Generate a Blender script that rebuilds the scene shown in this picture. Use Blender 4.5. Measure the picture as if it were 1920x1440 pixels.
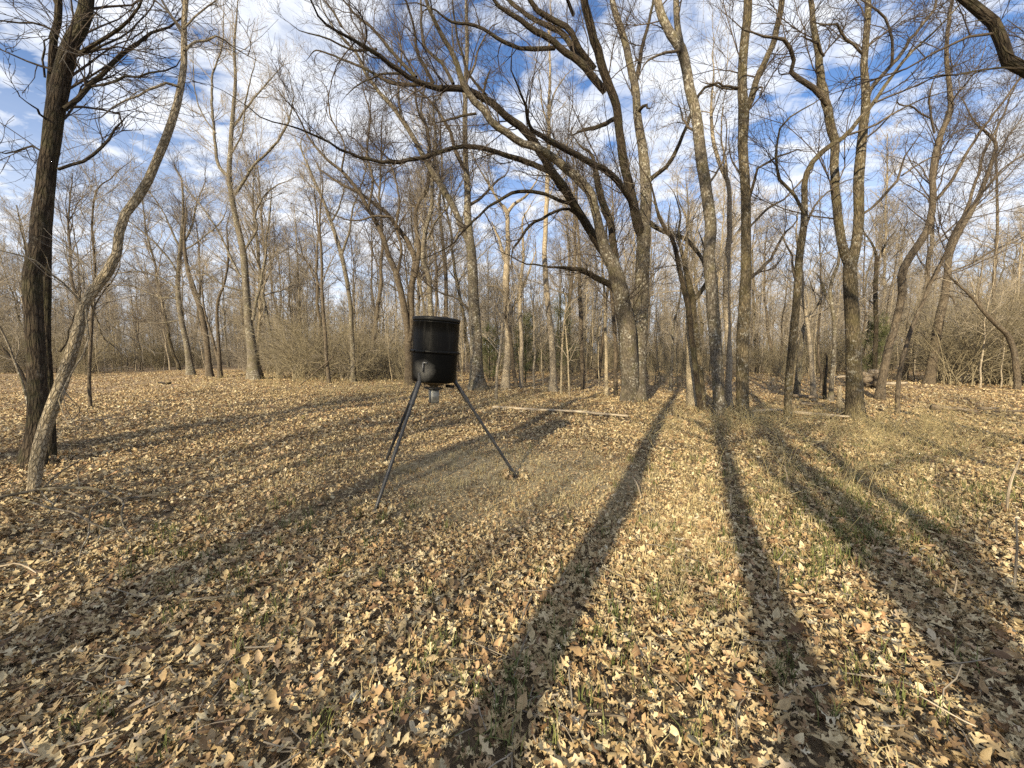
import bpy, math, random
import numpy as np

R = math.radians
rng = np.random.default_rng(7)
random.seed(7)
scene = bpy.context.scene
for o in list(bpy.data.objects):
    bpy.data.objects.remove(o)

# ------------------------------------------------------------------ camera
F, CX, CY = 722.0, 960.0, 720.0          # focal length and centre in photograph pixels
HC, PITCH = 1.55, R(4.6)
cam_d = bpy.data.cameras.new('camera')
cam = bpy.data.objects.new('camera', cam_d)
scene.collection.objects.link(cam)
cam_d.sensor_fit = 'HORIZONTAL'; cam_d.sensor_width = 36.0
cam_d.lens = 36.0 * F / 1920.0
cam_d.clip_start = 0.05; cam_d.clip_end = 3000.0
cam.location = (0, 0, HC)
cam.rotation_euler = (math.pi / 2 - PITCH, 0, 0)
scene.camera = cam

# ------------------------------------------------------------------ sun and sky
SUN_AZ, SUN_EL = R(25.0), R(23.0)         # the sun stands behind the camera; shadows run away towards azimuth 25
S_DIR = np.array([math.sin(SUN_AZ) * math.cos(SUN_EL), math.cos(SUN_AZ) * math.cos(SUN_EL), -math.sin(SUN_EL)])
sun_d = bpy.data.lights.new('sun', 'SUN')
sun_d.energy = 5.0; sun_d.angle = R(0.53); sun_d.color = (1.0, 0.855, 0.60)
sun = bpy.data.objects.new('sun', sun_d)
scene.collection.objects.link(sun)
sun.rotation_euler = (math.pi / 2 - SUN_EL, 0, -SUN_AZ)
sun.location = (-10, -20, 15)

world = bpy.data.worlds.new('World'); scene.world = world; world.use_nodes = True
nt = world.node_tree; N = nt.nodes; L = nt.links; N.clear()
def nn(tree, typ, **kw):
    n = tree.nodes.new(typ)
    for k, v in kw.items():
        setattr(n, k, v)
    return n
def math_node(tree, op, a, b=None, clamp=False):
    n = nn(tree, 'ShaderNodeMath', operation=op, use_clamp=clamp)
    for i, v in enumerate((a, b)):
        if v is None: continue
        if isinstance(v, (int, float)): n.inputs[i].default_value = v
        else: tree.links.new(v, n.inputs[i])
    return n.outputs[0]
def ramp(tree, fac, stops, interp='LINEAR'):
    n = nn(tree, 'ShaderNodeValToRGB'); cr = n.color_ramp; cr.interpolation = interp
    while len(cr.elements) < len(stops): cr.elements.new(0.5)
    for e, (p, c) in zip(cr.elements, stops):
        e.position = p; e.color = (*c, 1) if len(c) == 3 else c
    if fac is not None: tree.links.new(fac, n.inputs[0])
    return n.outputs[0]
def mixc(tree, fac, a, b, blend='MIX'):
    n = nn(tree, 'ShaderNodeMix', data_type='RGBA', blend_type=blend)
    for i, v in ((0, fac), (6, a), (7, b)):
        if isinstance(v, (int, float)): n.inputs[i].default_value = v
        elif isinstance(v, tuple): n.inputs[i].default_value = (*v, 1) if len(v) == 3 else v
        else: tree.links.new(v, n.inputs[i])
    return n.outputs[2]

sky = nn(nt, 'ShaderNodeTexSky', sky_type='NISHITA', sun_disc=False)
sky.sun_elevation = SUN_EL; sky.sun_rotation = math.pi + SUN_AZ
sky.air_density = 1.0; sky.dust_density = 0.6; sky.ozone_density = 3.0
tc = nn(nt, 'ShaderNodeTexCoord')
sep = nn(nt, 'ShaderNodeSeparateXYZ'); L.new(tc.outputs['Generated'], sep.inputs[0])
den = math_node(nt, 'ADD', math_node(nt, 'MAXIMUM', sep.outputs[2], 0.0), 0.13)
cmb = nn(nt, 'ShaderNodeCombineXYZ')
L.new(math_node(nt, 'DIVIDE', sep.outputs[0], den), cmb.inputs[0])
L.new(math_node(nt, 'DIVIDE', sep.outputs[1], den), cmb.inputs[1])
def noise(tree, vec, scale, detail=6.0, rough=0.55, dist=0.0, out=0):
    n = nn(tree, 'ShaderNodeTexNoise')
    n.inputs['Scale'].default_value = scale; n.inputs['Detail'].default_value = detail
    n.inputs['Roughness'].default_value = rough; n.inputs['Distortion'].default_value = dist
    if vec is not None: tree.links.new(vec, n.inputs['Vector'])
    return n.outputs[out]
def mapping(tree, vec, scale=(1, 1, 1), rot=(0, 0, 0), loc=(0, 0, 0)):
    n = nn(tree, 'ShaderNodeMapping'); n.inputs['Scale'].default_value = scale
    n.inputs['Rotation'].default_value = rot; n.inputs['Location'].default_value = loc
    tree.links.new(vec, n.inputs[0]); return n.outputs[0]
cv = mapping(nt, cmb.outputs[0], (1.0, 1.18, 1.0), (0, 0, R(25)), (3.1, 0.4, 0))
c1 = noise(nt, cv, 1.15, 4.0, 0.5, 0.3)
c2 = noise(nt, cv, 5.2, 7.0, 0.6, 0.35)
csum = math_node(nt, 'ADD', math_node(nt, 'MULTIPLY', c1, 0.42), math_node(nt, 'MULTIPLY', c2, 0.58))
cover = ramp(nt, csum, [(0.43, (0, 0, 0)), (0.48, (0.5, 0.5, 0.5)), (0.55, (1, 1, 1))])
cshade = ramp(nt, noise(nt, cv, 6.0, 6.0, 0.6), [(0.3, (0.78, 0.82, 0.9)), (0.62, (1.0, 1.0, 1.0))])
skyc = nn(nt, 'ShaderNodeMix', data_type='RGBA', blend_type='MULTIPLY'); skyc.inputs[0].default_value = 1.0
L.new(sky.outputs[0], skyc.inputs[6]); skyc.inputs[7].default_value = (1.0, 1.12, 1.3, 1)
ccol = nn(nt, 'ShaderNodeMix', data_type='RGBA', blend_type='MULTIPLY'); ccol.inputs[0].default_value = 1.0
L.new(cshade, ccol.inputs[6]); ccol.inputs[7].default_value = (7.0, 7.2, 7.6, 1)
hz = ramp(nt, sep.outputs[2], [(0.0, (0.95, 0.95, 0.95)), (0.18, (0.65, 0.65, 0.65)), (0.45, (0, 0, 0))])
cover = math_node(nt, 'MAXIMUM', cover, hz)
final = mixc(nt, cover, skyc.outputs[2], ccol.outputs[2])
bg = nn(nt, 'ShaderNodeBackground'); bg.inputs[1].default_value = 0.078
L.new(final, bg.inputs[0])
world.cycles.sampling_method = 'NONE'
wo = nn(nt, 'ShaderNodeOutputWorld'); L.new(bg.outputs[0], wo.inputs[0])

scene.view_settings.view_transform = 'Standard'; scene.view_settings.look = 'None'
scene.view_settings.gamma = 1.0; scene.view_settings.use_curve_mapping = False
scene.view_settings.exposure = 1.0
scene.render.engine = 'CYCLES'
scene.cycles.use_denoising = False
scene.cycles.max_bounces = 3; scene.cycles.diffuse_bounces = 2; scene.cycles.glossy_bounces = 1

# ------------------------------------------------------------------ geometry of the view
def ray(px, py):
    a, b = (px - CX) / F, (CY - py) / F
    return np.array([a, math.cos(PITCH) + b * math.sin(PITCH), -math.sin(PITCH) + b * math.cos(PITCH)])
def at(px, py, depth):
    d = ray(px, py); return np.array([0, 0, HC]) + d * (depth / d[1])
def at_z(px, py, z=0.0):
    d = ray(px, py); return np.array([0, 0, HC]) + d * ((z - HC) / d[2])
def oblique(px):          # a round stem seen off-axis looks wider than it is
    return 1.0 / math.sqrt(1.0 + ((px - CX) / F) ** 2)
def gdepth(py):
    return at_z(CX, py)[1]
def ground_z(x, y):
    x = np.asarray(x, float); y = np.asarray(y, float)
    z = 0.035 * np.sin(0.9 * x + 0.4 * y + 1) + 0.03 * np.sin(-0.5 * x + 1.3 * y) + 0.02 * np.sin(2.3 * x + 1.1 * y + 2)
    z = z + 0.012 * np.sin(4.1 * x - 3.3 * y) + 0.10 * np.sin(0.21 * x + 0.17 * y + 0.5) * np.clip(np.hypot(x, y) / 20, 0, 1)
    return z - 0.05

# ------------------------------------------------------------------ scene helpers
COL = scene.collection
def tag(o, label=None, cat=None, group=None, kind=None):
    for k, v in (('label', label), ('category', cat), ('group', group), ('kind', kind)):
        if v: o[k] = v
    return o
def empty(name, loc=(0, 0, 0), rot=(0, 0, 0)):
    o = bpy.data.objects.new(name, None); COL.objects.link(o)
    o.location = loc; o.rotation_euler = rot; o.empty_display_size = 0.2
    return o
def make_mesh(name, V, Q, co=None, T=None, smooth=True):
    """V (n,3); Q (m,4) quads; T (k,3) triangles; co (n,3) bark coordinates."""
    me = bpy.data.meshes.new(name)
    V = np.asarray(V, np.float32)
    nq = 0 if Q is None else len(Q); ntr = 0 if T is None else len(T)
    idx = np.concatenate([x.ravel() for x in ((Q if nq else np.zeros((0, 4), int)), (T if ntr else np.zeros((0, 3), int)))]).astype(np.int32)
    st = np.concatenate([np.arange(nq) * 4, nq * 4 + np.arange(ntr) * 3]).astype(np.int32)
    me.vertices.add(len(V)); me.vertices.foreach_set('co', V.ravel())
    me.loops.add(len(idx)); me.loops.foreach_set('vertex_index', idx)
    me.polygons.add(nq + ntr); me.polygons.foreach_set('loop_start', st)
    if co is not None:
        a = me.attributes.new('bark', 'FLOAT_VECTOR', 'POINT'); a.data.foreach_set('vector', np.asarray(co, np.float32).ravel())
    me.update(calc_edges=True)
    if smooth: me.polygons.foreach_set('use_smooth', np.ones(nq + ntr, bool))
    return me
def link(name, me, mat, parent=None, loc=None):
    o = bpy.data.objects.new(name, me); COL.objects.link(o)
    if mat is not None and not me.materials: me.materials.append(mat)
    if parent is not None: o.parent = parent
    if loc is not None: o.location = loc
    return o
def copy_tree(o, parent=None):
    c = o.copy(); COL.objects.link(c); c.parent = parent
    for ch in list(o.children): copy_tree(ch, c)
    return c
def norm(v):
    return v / np.maximum(np.linalg.norm(v, axis=-1, keepdims=True), 1e-9)

def tubes(P, Rd, sides, lump=0.0, flare=0.0):
    """P (N,K,3), Rd (N,K) -> vertices, quads, bark coordinates of N tapered tubes."""
    Nn, K, _ = P.shape
    T = norm(np.gradient(P, axis=1))
    mt = norm(T.mean(axis=1))
    ref = np.where(np.abs(mt[:, 2:3]) > 0.7, np.array([[1.0, 0, 0]]), np.array([[0, 0, 1.0]]))
    ref = np.broadcast_to(ref[:, None, :], P.shape)
    U = norm(ref - (ref * T).sum(-1, keepdims=True) * T); W = np.cross(T, U)
    seg = np.linalg.norm(np.diff(P, axis=1), axis=-1)
    ln = np.concatenate([np.zeros((Nn, 1)), np.cumsum(seg, axis=1)], axis=1)
    a = np.arange(sides) / sides * 2 * math.pi
    ca, sa = np.cos(a), np.sin(a)
    rr = Rd[:, :, None] * np.ones(sides)
    if lump:
        ph = rng.uniform(0, 6.28, (6, Nn, 1, 1))
        l = ln[:, :, None]; aa = a[None, None, :]
        rr = rr * (1 + lump * (np.sin(2 * aa + 1.3 * l + ph[0]) * 0.5 + np.sin(3 * aa - 2.1 * l + ph[1]) * 0.4 + np.sin(5 * l + ph[2] + aa) * 0.35 + np.sin(5 * aa + 3.7 * l + ph[4]) * 0.25 + np.sin(11 * l + 2 * aa + ph[5]) * .2))
        if flare:
            rr = rr * (1 + flare * np.exp(-l / (2.2 * Rd[:, :1, None])) * (1 + 0.45 * np.sin(4 * aa + ph[3]) + 0.2 * np.sin(7 * aa + ph[4])))
    V = P[:, :, None, :] + rr[..., None] * (ca[:, None] * U[:, :, None, :] + sa[:, None] * W[:, :, None, :])
    off = rng.uniform(0, 40, (Nn, 1, 1))
    co = np.stack([ca * rr + off, sa * rr + off * 0.7, np.broadcast_to(ln[:, :, None], rr.shape) + off * 1.3], axis=-1)
    base = (np.arange(Nn) * K * sides)[:, None, None]
    k = np.arange(K - 1)[None, :, None] * sides; s = np.arange(sides)[None, None, :]; s2 = (s + 1) % sides
    Q = np.stack([base + k + s, base + k + s2, base + k + sides + s2, base + k + sides + s], axis=-1).reshape(-1, 4)
    return V.reshape(-1, 3), Q, co.reshape(-1, 3)
def merge(parts):
    V, Q, C, n = [], [], [], 0
    for v, q, c in parts:
        V.append(v); Q.append(q + n); C.append(c); n += len(v)
    return np.concatenate(V), np.concatenate(Q), np.concatenate(C)

def smooth_path(pts, vals, K):
    """Catmull-Rom through the points, resampled to K points by arc length."""
    p = np.asarray(pts, float); w = np.asarray(vals, float)
    if len(p) == 2:
        p = np.stack([p[0], (p[0] * 2 + p[1]) / 3, (p[0] + 2 * p[1]) / 3, p[1]]); w = np.interp([0, 1 / 3, 2 / 3, 1], [0, 1], w)
    q = np.vstack([2 * p[0] - p[1], p, 2 * p[-1] - p[-2]])
    out, ow = [], []
    for i in range(len(p) - 1):
        t = np.linspace(0, 1, 8, endpoint=(i == len(p) - 2))[:, None]
        a, b, c, d = q[i], q[i + 1], q[i + 2], q[i + 3]
        out.append(0.5 * (2 * b + (c - a) * t + (2 * a - 5 * b + 4 * c - d) * t ** 2 + (3 * b - a - 3 * c + d) * t ** 3))
        ow.append(w[i] + (w[i + 1] - w[i]) * t[:, 0])
    out = np.concatenate(out); ow = np.concatenate(ow)
    s = np.concatenate([[0], np.cumsum(np.linalg.norm(np.diff(out, axis=0), axis=1))])
    u = np.linspace(0, s[-1], K)
    return np.stack([np.interp(u, s, out[:, j]) for j in range(3)], 1), np.interp(u, s, ow), s[-1]

def grow(P, Rd, counts, t0, t1, ang, lens, K, up=0.1, jit=0.15, rratio=0.6, rend=0.3, rmin=0.002, rmax=9.0, tp=1.0):
    """children of N parent branches; counts per parent."""
    Nn, Kp, _ = P.shape
    idx = np.repeat(np.arange(Nn), counts)
    M = len(idx)
    if M == 0: return np.zeros((0, K, 3)), np.zeros((0, K))
    t = t0 + (t1 - t0) * rng.uniform(0, 1, M) ** tp
    f = t * (Kp - 1); i = np.minimum(f.astype(int), Kp - 2); fr = (f - i)[:, None]
    pos = P[idx, i] * (1 - fr) + P[idx, i + 1] * fr
    r0 = Rd[idx, i] * (1 - fr[:, 0]) + Rd[idx, i + 1] * fr[:, 0]
    tan = norm(P[idx, i + 1] - P[idx, i])
    side = norm(np.cross(tan, norm(rng.normal(size=(M, 3)))))
    a = rng.uniform(ang[0], ang[1], M)[:, None]
    d = norm(np.cos(a) * tan + np.sin(a) * side + np.array([0, 0, up]))
    ln = lens(idx, t) * rng.uniform(0.55, 1.25, M)
    st = (ln / (K - 1))[:, None]
    out = np.zeros((M, K, 3)); out[:, 0] = pos
    bend = rng.normal(size=(M, 3)) * jit * 0.5
    for k in range(1, K):
        d = norm(d + rng.normal(size=(M, 3)) * jit + bend + np.array([0, 0, up * 0.5]))
        out[:, k] = out[:, k - 1] + d * st
    rb = np.clip(np.minimum(r0 * rratio * rng.uniform(0.7, 1.1, M), ln * 0.02 + 0.002), rmin, rmax)
    rad = rb[:, None] * np.linspace(1, rend, K)[None, :]
    return out, np.maximum(rad, rmin * 0.6)

# ------------------------------------------------------------------ materials
def new_mat(name):
    m = bpy.data.materials.new(name); m.use_nodes = True
    t = m.node_tree; b = t.nodes['Principled BSDF']
    b.inputs['Roughness'].default_value = 0.9; b.inputs['Specular IOR Level'].default_value = 0.2
    return m, t, b
def bark_mat(name, dark, light, lichen=None, lichen_amt=0.5, ridge=30.0, stretch=0.16, bump=0.5, moss=None, moss_amt=0.4, rings=0.0):
    m, t, b = new_mat(name)
    at_ = nn(t, 'ShaderNodeAttribute', attribute_name='bark'); v = at_.outputs['Vector']
    vs = mapping(t, v, (1, 1, stretch))
    n1 = noise(t, vs, ridge, 5.0, 0.65, 0.6)
    vo = nn(t, 'ShaderNodeTexVoronoi', feature='DISTANCE_TO_EDGE'); vo.inputs['Scale'].default_value = ridge * 0.9
    wv = nn(t, 'ShaderNodeVectorMath', operation='ADD'); t.links.new(vs, wv.inputs[0])
    sc = nn(t, 'ShaderNodeVectorMath', operation='SCALE'); sc.inputs[3].default_value = 0.03
    t.links.new(noise(t, vs, ridge * 0.8, 3.0, 0.6, 0, 1), sc.inputs[0]); t.links.new(sc.outputs[0], wv.inputs[1]); t.links.new(wv.outputs[0], vo.inputs['Vector'])
    crack = ramp(t, vo.outputs['Distance'], [(0.0, (0, 0, 0)), (0.22, (1, 1, 1))])
    hgt = math_node(t, 'ADD', math_node(t, 'MULTIPLY', crack, 0.6), n1)
    col = ramp(t, math_node(t, 'MULTIPLY', hgt, 0.66), [(0.25, dark), (0.75, light)])
    n2 = noise(t, v, 2.2, 4.0, 0.6, 0.4)
    tone = ramp(t, n2, [(0.3, (0.72, 0.72, 0.74)), (0.7, (1.2, 1.17, 1.1))])
    col = mixc(t, 1.0, col, tone, 'MULTIPLY')
    if rings:
        rg = ramp(t, noise(t, mapping(t, v, (0.6, 0.6, 5.0)), 1.4, 3.0, 0.5, 0.3), [(0.60, (0, 0, 0)), (0.68, (1, 1, 1))])
        col = mixc(t, math_node(t, 'MULTIPLY', rg, rings), col, dark)
    if moss:
        col = mixc(t, math_node(t, 'MULTIPLY', ramp(t, noise(t, v, 3.1, 6.0, 0.7), [(0.48, (0, 0, 0)), (0.62, (1, 1, 1))]), moss_amt), col, moss)
    if lichen:
        lf = ramp(t, noise(t, v, 14.0, 8.0, 0.72), [(0.53, (0, 0, 0)), (0.62, (1, 1, 1))])
        l2 = ramp(t, noise(t, v, 1.6, 3.0, 0.5), [(0.38, (0, 0, 0)), (0.6, (1, 1, 1))])
        col = mixc(t, math_node(t, 'MULTIPLY', math_node(t, 'MULTIPLY', lf, l2), lichen_amt), col, lichen)
    t.links.new(col, b.inputs['Base Color'])
    bp = nn(t, 'ShaderNodeBump'); bp.inputs['Strength'].default_value = bump; bp.inputs['Distance'].default_value = 0.03
    t.links.new(hgt, bp.inputs['Height']); t.links.new(bp.outputs[0], b.inputs['Normal'])
    return m
BARK = {
    'dark': bark_mat('bark_dark_furrowed', (0.015, 0.011, 0.008), (0.078, 0.060, 0.042), (0.22, 0.20, 0.16), 0.3, 34, 0.16, 0.9, (0.07, 0.075, 0.03), 0.3),
    'pale': bark_mat('bark_pale_tan', (0.15, 0.12, 0.08), (0.52, 0.44, 0.31), (0.5, 0.46, 0.36), 0.4, 40, 0.34, 0.9, (0.2, 0.17, 0.09), 0.2, 0.5),
    'grey': bark_mat('bark_grey_lichen', (0.034, 0.029, 0.022), (0.185, 0.158, 0.122), (0.50, 0.48, 0.41), 0.9, 40, 0.18, 0.55, (0.12, 0.11, 0.05), 0.4),
    'olive': bark_mat('bark_olive_moss', (0.028, 0.023, 0.015), (0.15, 0.122, 0.080), (0.42, 0.40, 0.34), 0.75, 36, 0.2, 0.8, (0.105, 0.088, 0.038), 0.5),
    'brown': bark_mat('bark_brown', (0.028, 0.022, 0.016), (0.135, 0.108, 0.078), (0.32, 0.30, 0.24), 0.4, 38, 0.17, 0.5),
    'white': bark_mat('bark_whitish', (0.11, 0.090, 0.066), (0.37, 0.315, 0.235), (0.52, 0.48, 0.39), 0.6, 30, 0.3, 0.3),
    'char': bark_mat('charred_wood', (0.008, 0.007, 0.006), (0.04, 0.033, 0.027), None, 0, 26, 0.3, 0.6),
    'deadwood': bark_mat('dead_wood_pale', (0.17, 0.135, 0.095), (0.52, 0.44, 0.33), (0.58, 0.55, 0.48), 0.4, 36, 0.08, 0.4),
    'log': bark_mat('log_bark', (0.05, 0.038, 0.027), (0.26, 0.205, 0.145), (0.5, 0.46, 0.38), 0.7, 30, 0.12, 0.5),
}
def twig_mat(name, a, b_):
    m, t, b = new_mat(name)
    at_ = nn(t, 'ShaderNodeAttribute', attribute_name='bark')
    col = ramp(t, noise(t, at_.outputs['Vector'], 1.7, 4.0, 0.7), [(0.3, a), (0.7, b_)])
    t.links.new(col, b.inputs['Base Color']); return m
TWIG = {
    'dark': twig_mat('twig_dark', (0.045, 0.034, 0.027), (0.11, 0.088, 0.068)),
    'grey': twig_mat('twig_grey', (0.12, 0.102, 0.080), (0.30, 0.258, 0.20)),
    'tan': twig_mat('twig_tan', (0.18, 0.152, 0.114), (0.40, 0.34, 0.255)),
    'brush': twig_mat('twig_brush', (0.11, 0.092, 0.058), (0.29, 0.245, 0.16)),
    'pale': twig_mat('twig_pale', (0.19, 0.155, 0.11), (0.42, 0.36, 0.27)),
}

# ------------------------------------------------------------------ ground
def ground_material():
    m, t, b = new_mat('forest_floor')
    geo = nn(t, 'ShaderNodeNewGeometry'); v = geo.outputs['Position']
    vor = nn(t, 'ShaderNodeTexVoronoi'); vor.inputs['Scale'].default_value = 13.0; vor.inputs['Randomness'].default_value = 1.0
    wv = nn(t, 'ShaderNodeVectorMath', operation='ADD'); t.links.new(v, wv.inputs[0])
    sc = nn(t, 'ShaderNodeVectorMath', operation='SCALE'); sc.inputs[3].default_value = 0.12
    t.links.new(noise(t, v, 14.0, 4.0, 0.6, 0, 1), sc.inputs[0]); t.links.new(sc.outputs[0], wv.inputs[1]); t.links.new(wv.outputs[0], vor.inputs['Vector'])
    sp = nn(t, 'ShaderNodeSeparateXYZ'); t.links.new(vor.outputs['Color'], sp.inputs[0])
    leafc = ramp(t, sp.outputs[0], [(0.0, (0.06, 0.04, 0.024)), (0.35, (0.20, 0.135, 0.08)), (0.7, (0.34, 0.25, 0.155)), (1.0, (0.45, 0.36, 0.24))])
    dirt = ramp(t, noise(t, v, 22.0, 8.0, 0.7), [(0.3, (0.29, 0.23, 0.13)), (0.7, (0.52, 0.43, 0.26))])
    # bare worn patch round the feeder (shape of its own: an irregular ellipse)
    mp = mapping(t, v, (1 / 2.1, 1 / 1.9, 0), (0, 0, 0), (-0.05, -2.6, 0))
    ln = nn(t, 'ShaderNodeVectorMath', operation='LENGTH'); t.links.new(mp, ln.inputs[0])
    wob = math_node(t, 'ADD', ln.outputs['Value'], math_node(t, 'MULTIPLY', math_node(t, 'SUBTRACT', noise(t, v, 1.6, 5.0, 0.65), 0.5), 2.4))
    patch = ramp(t, wob, [(0.35, (0.85, 0.85, 0.85)), (1.1, (0, 0, 0))])
    dist = nn(t, 'ShaderNodeVectorMath', operation='LENGTH'); t.links.new(v, dist.inputs[0])
    humus = ramp(t, noise(t, v, 18.0, 6.0, 0.7), [(0.3, (0.075, 0.055, 0.034)), (0.7, (0.20, 0.148, 0.09))])
    leafc = mixc(t, ramp(t, math_node(t, 'MULTIPLY', dist.outputs['Value'], 0.02), [(0.2, (0, 0, 0)), (0.5, (1, 1, 1))]), humus, leafc)
    col = mixc(t, patch, leafc, dirt)
    gr = ramp(t, noise(t, v, 0.7, 5.0, 0.6), [(0.55, (0, 0, 0)), (0.75, (1, 1, 1))])
    col = mixc(t, math_node(t, 'MULTIPLY', gr, 0.35), col, (0.13, 0.125, 0.05))
    t.links.new(col, b.inputs['Base Color'])
    bp = nn(t, 'ShaderNodeBump'); bp.inputs['Strength'].default_value = 0.8; bp.inputs['Distance'].default_value = 0.03
    t.links.new(math_node(t, 'ADD', vor.outputs['Distance'], noise(t, v, 30.0, 6.0, 0.7)), bp.inputs['Height'])
    t.links.new(bp.outputs[0], b.inputs['Normal'])
    return m
def axis_coords(near, step, far):
    a = list(np.arange(0, near + 1e-6, step)); d = step
    while a[-1] < far:
        d *= 1.22; a.append(a[-1] + d)
    return np.array(a)
ax = axis_coords(14, 0.16, 900); gx = np.concatenate([-ax[:0:-1], ax])
ay = axis_coords(22, 0.16, 900); by = axis_coords(3, 0.2, 900); gy = np.concatenate([-by[:0:-1], ay])
GX, GY = np.meshgrid(gx, gy); nx, ny = len(gx), len(gy)
GZ = ground_z(GX, GY)
I = np.arange(nx * ny).reshape(ny, nx)
Qg = np.stack([I[:-1, :-1], I[:-1, 1:], I[1:, 1:], I[1:, :-1]], -1).reshape(-1, 4)
ground = link('ground', make_mesh('ground', np.stack([GX, GY, GZ], -1).reshape(-1, 3), Qg), ground_material())
tag(ground, 'woodland floor under the fallen oak leaves', None, None, 'structure')

# ------------------------------------------------------------------ hero trees, traced stems at their own distance
def stem_points(rows, depth, drift=0.0, start_on_ground=False, ext=0.0, tail=True):
    n = len(rows); px = np.array([r[:2] for r in rows], float)
    s = np.concatenate([[0], np.cumsum(np.linalg.norm(np.diff(px, axis=0), axis=1))]); s = s / s[-1]
    P, W = [], []
    for (x, y, w), t in zip(rows, s):
        d = depth + drift * t
        P.append(at(x, y, d)); W.append(max(w * d / F * 0.5 * oblique(x), 0.005))
    if start_on_ground:
        g = P[0].copy(); g[2] = float(ground_z(g[0], g[1])) - 0.12
        if P[0][2] - g[2] > 0.02: P.insert(0, g); W.insert(0, W[0] * 1.02)
        else: P[0] = g
    if ext == 0 and tail:
        n_ = len(P); Lt = np.linalg.norm(np.diff(np.array(P), axis=0), axis=1).sum()
        d = norm(P[-1] - P[-2]); tl = float(np.clip(Lt * 0.3, 0.3, 1.6)); w = W[-1]; W[-1] *= 0.85
        for k in range(1, 5):
            d = norm(d + rng.normal(size=3) * 0.22 + np.array([0, 0, 0.08])); P.append(P[-1] + d * tl / 4); W.append(max(w * (0.72, 0.5, 0.3, 0.15)[k - 1], 0.003))
    if ext > 0:
        d = norm(P[-1] - P[-2]); d = norm(d * 0.7 + np.array([0, 0.0, 0.5]))
        side = norm(np.cross(d, rng.normal(size=3)))
        w = W[-1]
        for k in range(1, 4):
            P.append(P[-1] + norm(d + side * 0.16 * k) * ext / 3); W.append(max(w * (1 - 0.29 * k), 0.012))
    return P, W

def twig_cloud(SP, SR, SL, zones, density, scale, rmax=0.03, droop=0.12, maxl1=260, fine=1.0):
    """three orders of side branches along the stems; returns merged tubes."""
    K = SP.shape[1]
    parts = []
    cnt = np.array([max(1, int(l * density * (z[1] - z[0]))) for l, z in zip(SL, zones)])
    if cnt.sum() > maxl1: cnt = np.maximum(1, (cnt * maxl1 / cnt.sum()).astype(int))
    l1p, l1r = [], []
    for i in range(len(SP)):
        big = np.clip(SL[i] * 0.30 + 0.35, 0.7, 2.6) * scale
        p, r = grow(SP[i:i + 1], SR[i:i + 1], np.array([cnt[i]]), zones[i][0], zones[i][1], (R(25), R(62)),
                    lambda idx, t: big * (1.2 - 0.6 * t), 7, up=droop, jit=0.17, rratio=0.5, rend=0.3, rmin=0.006, rmax=rmax * 0.6)
        l1p.append(p); l1r.append(r)
    P1, R1 = np.concatenate(l1p), np.concatenate(l1r)
    parts.append(tubes(P1, R1, 4))
    l1 = np.linalg.norm(np.diff(P1, axis=1), axis=-1).sum(1)
    c2 = np.clip((l1 * 6.0 * fine).astype(int), 3, 12)
    P2, R2 = grow(P1, R1, c2, 0.12, 1.0, (R(22), R(58)), lambda idx, t: l1[idx] * (0.58 - 0.28 * t), 4, up=droop, jit=0.2, rratio=0.6, rend=0.4, rmin=0.0042, rmax=0.010)
    parts.append(tubes(P2, R2, 3))
    l2 = np.linalg.norm(np.diff(P2, axis=1), axis=-1).sum(1)
    c3 = np.clip((l2 * 8.0 * fine).astype(int), 1, 5)
    P3, R3 = grow(P2, R2, c3, 0.15, 1.0, (R(22), R(58)), lambda idx, t: 0.12 + l2[idx] * (0.6 - 0.2 * t), 3, up=droop, jit=0.22, rratio=0.8, rend=0.5, rmin=0.0034, rmax=0.006)
    parts.append(tubes(P3, R3, 3))
    return merge(parts)

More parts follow.
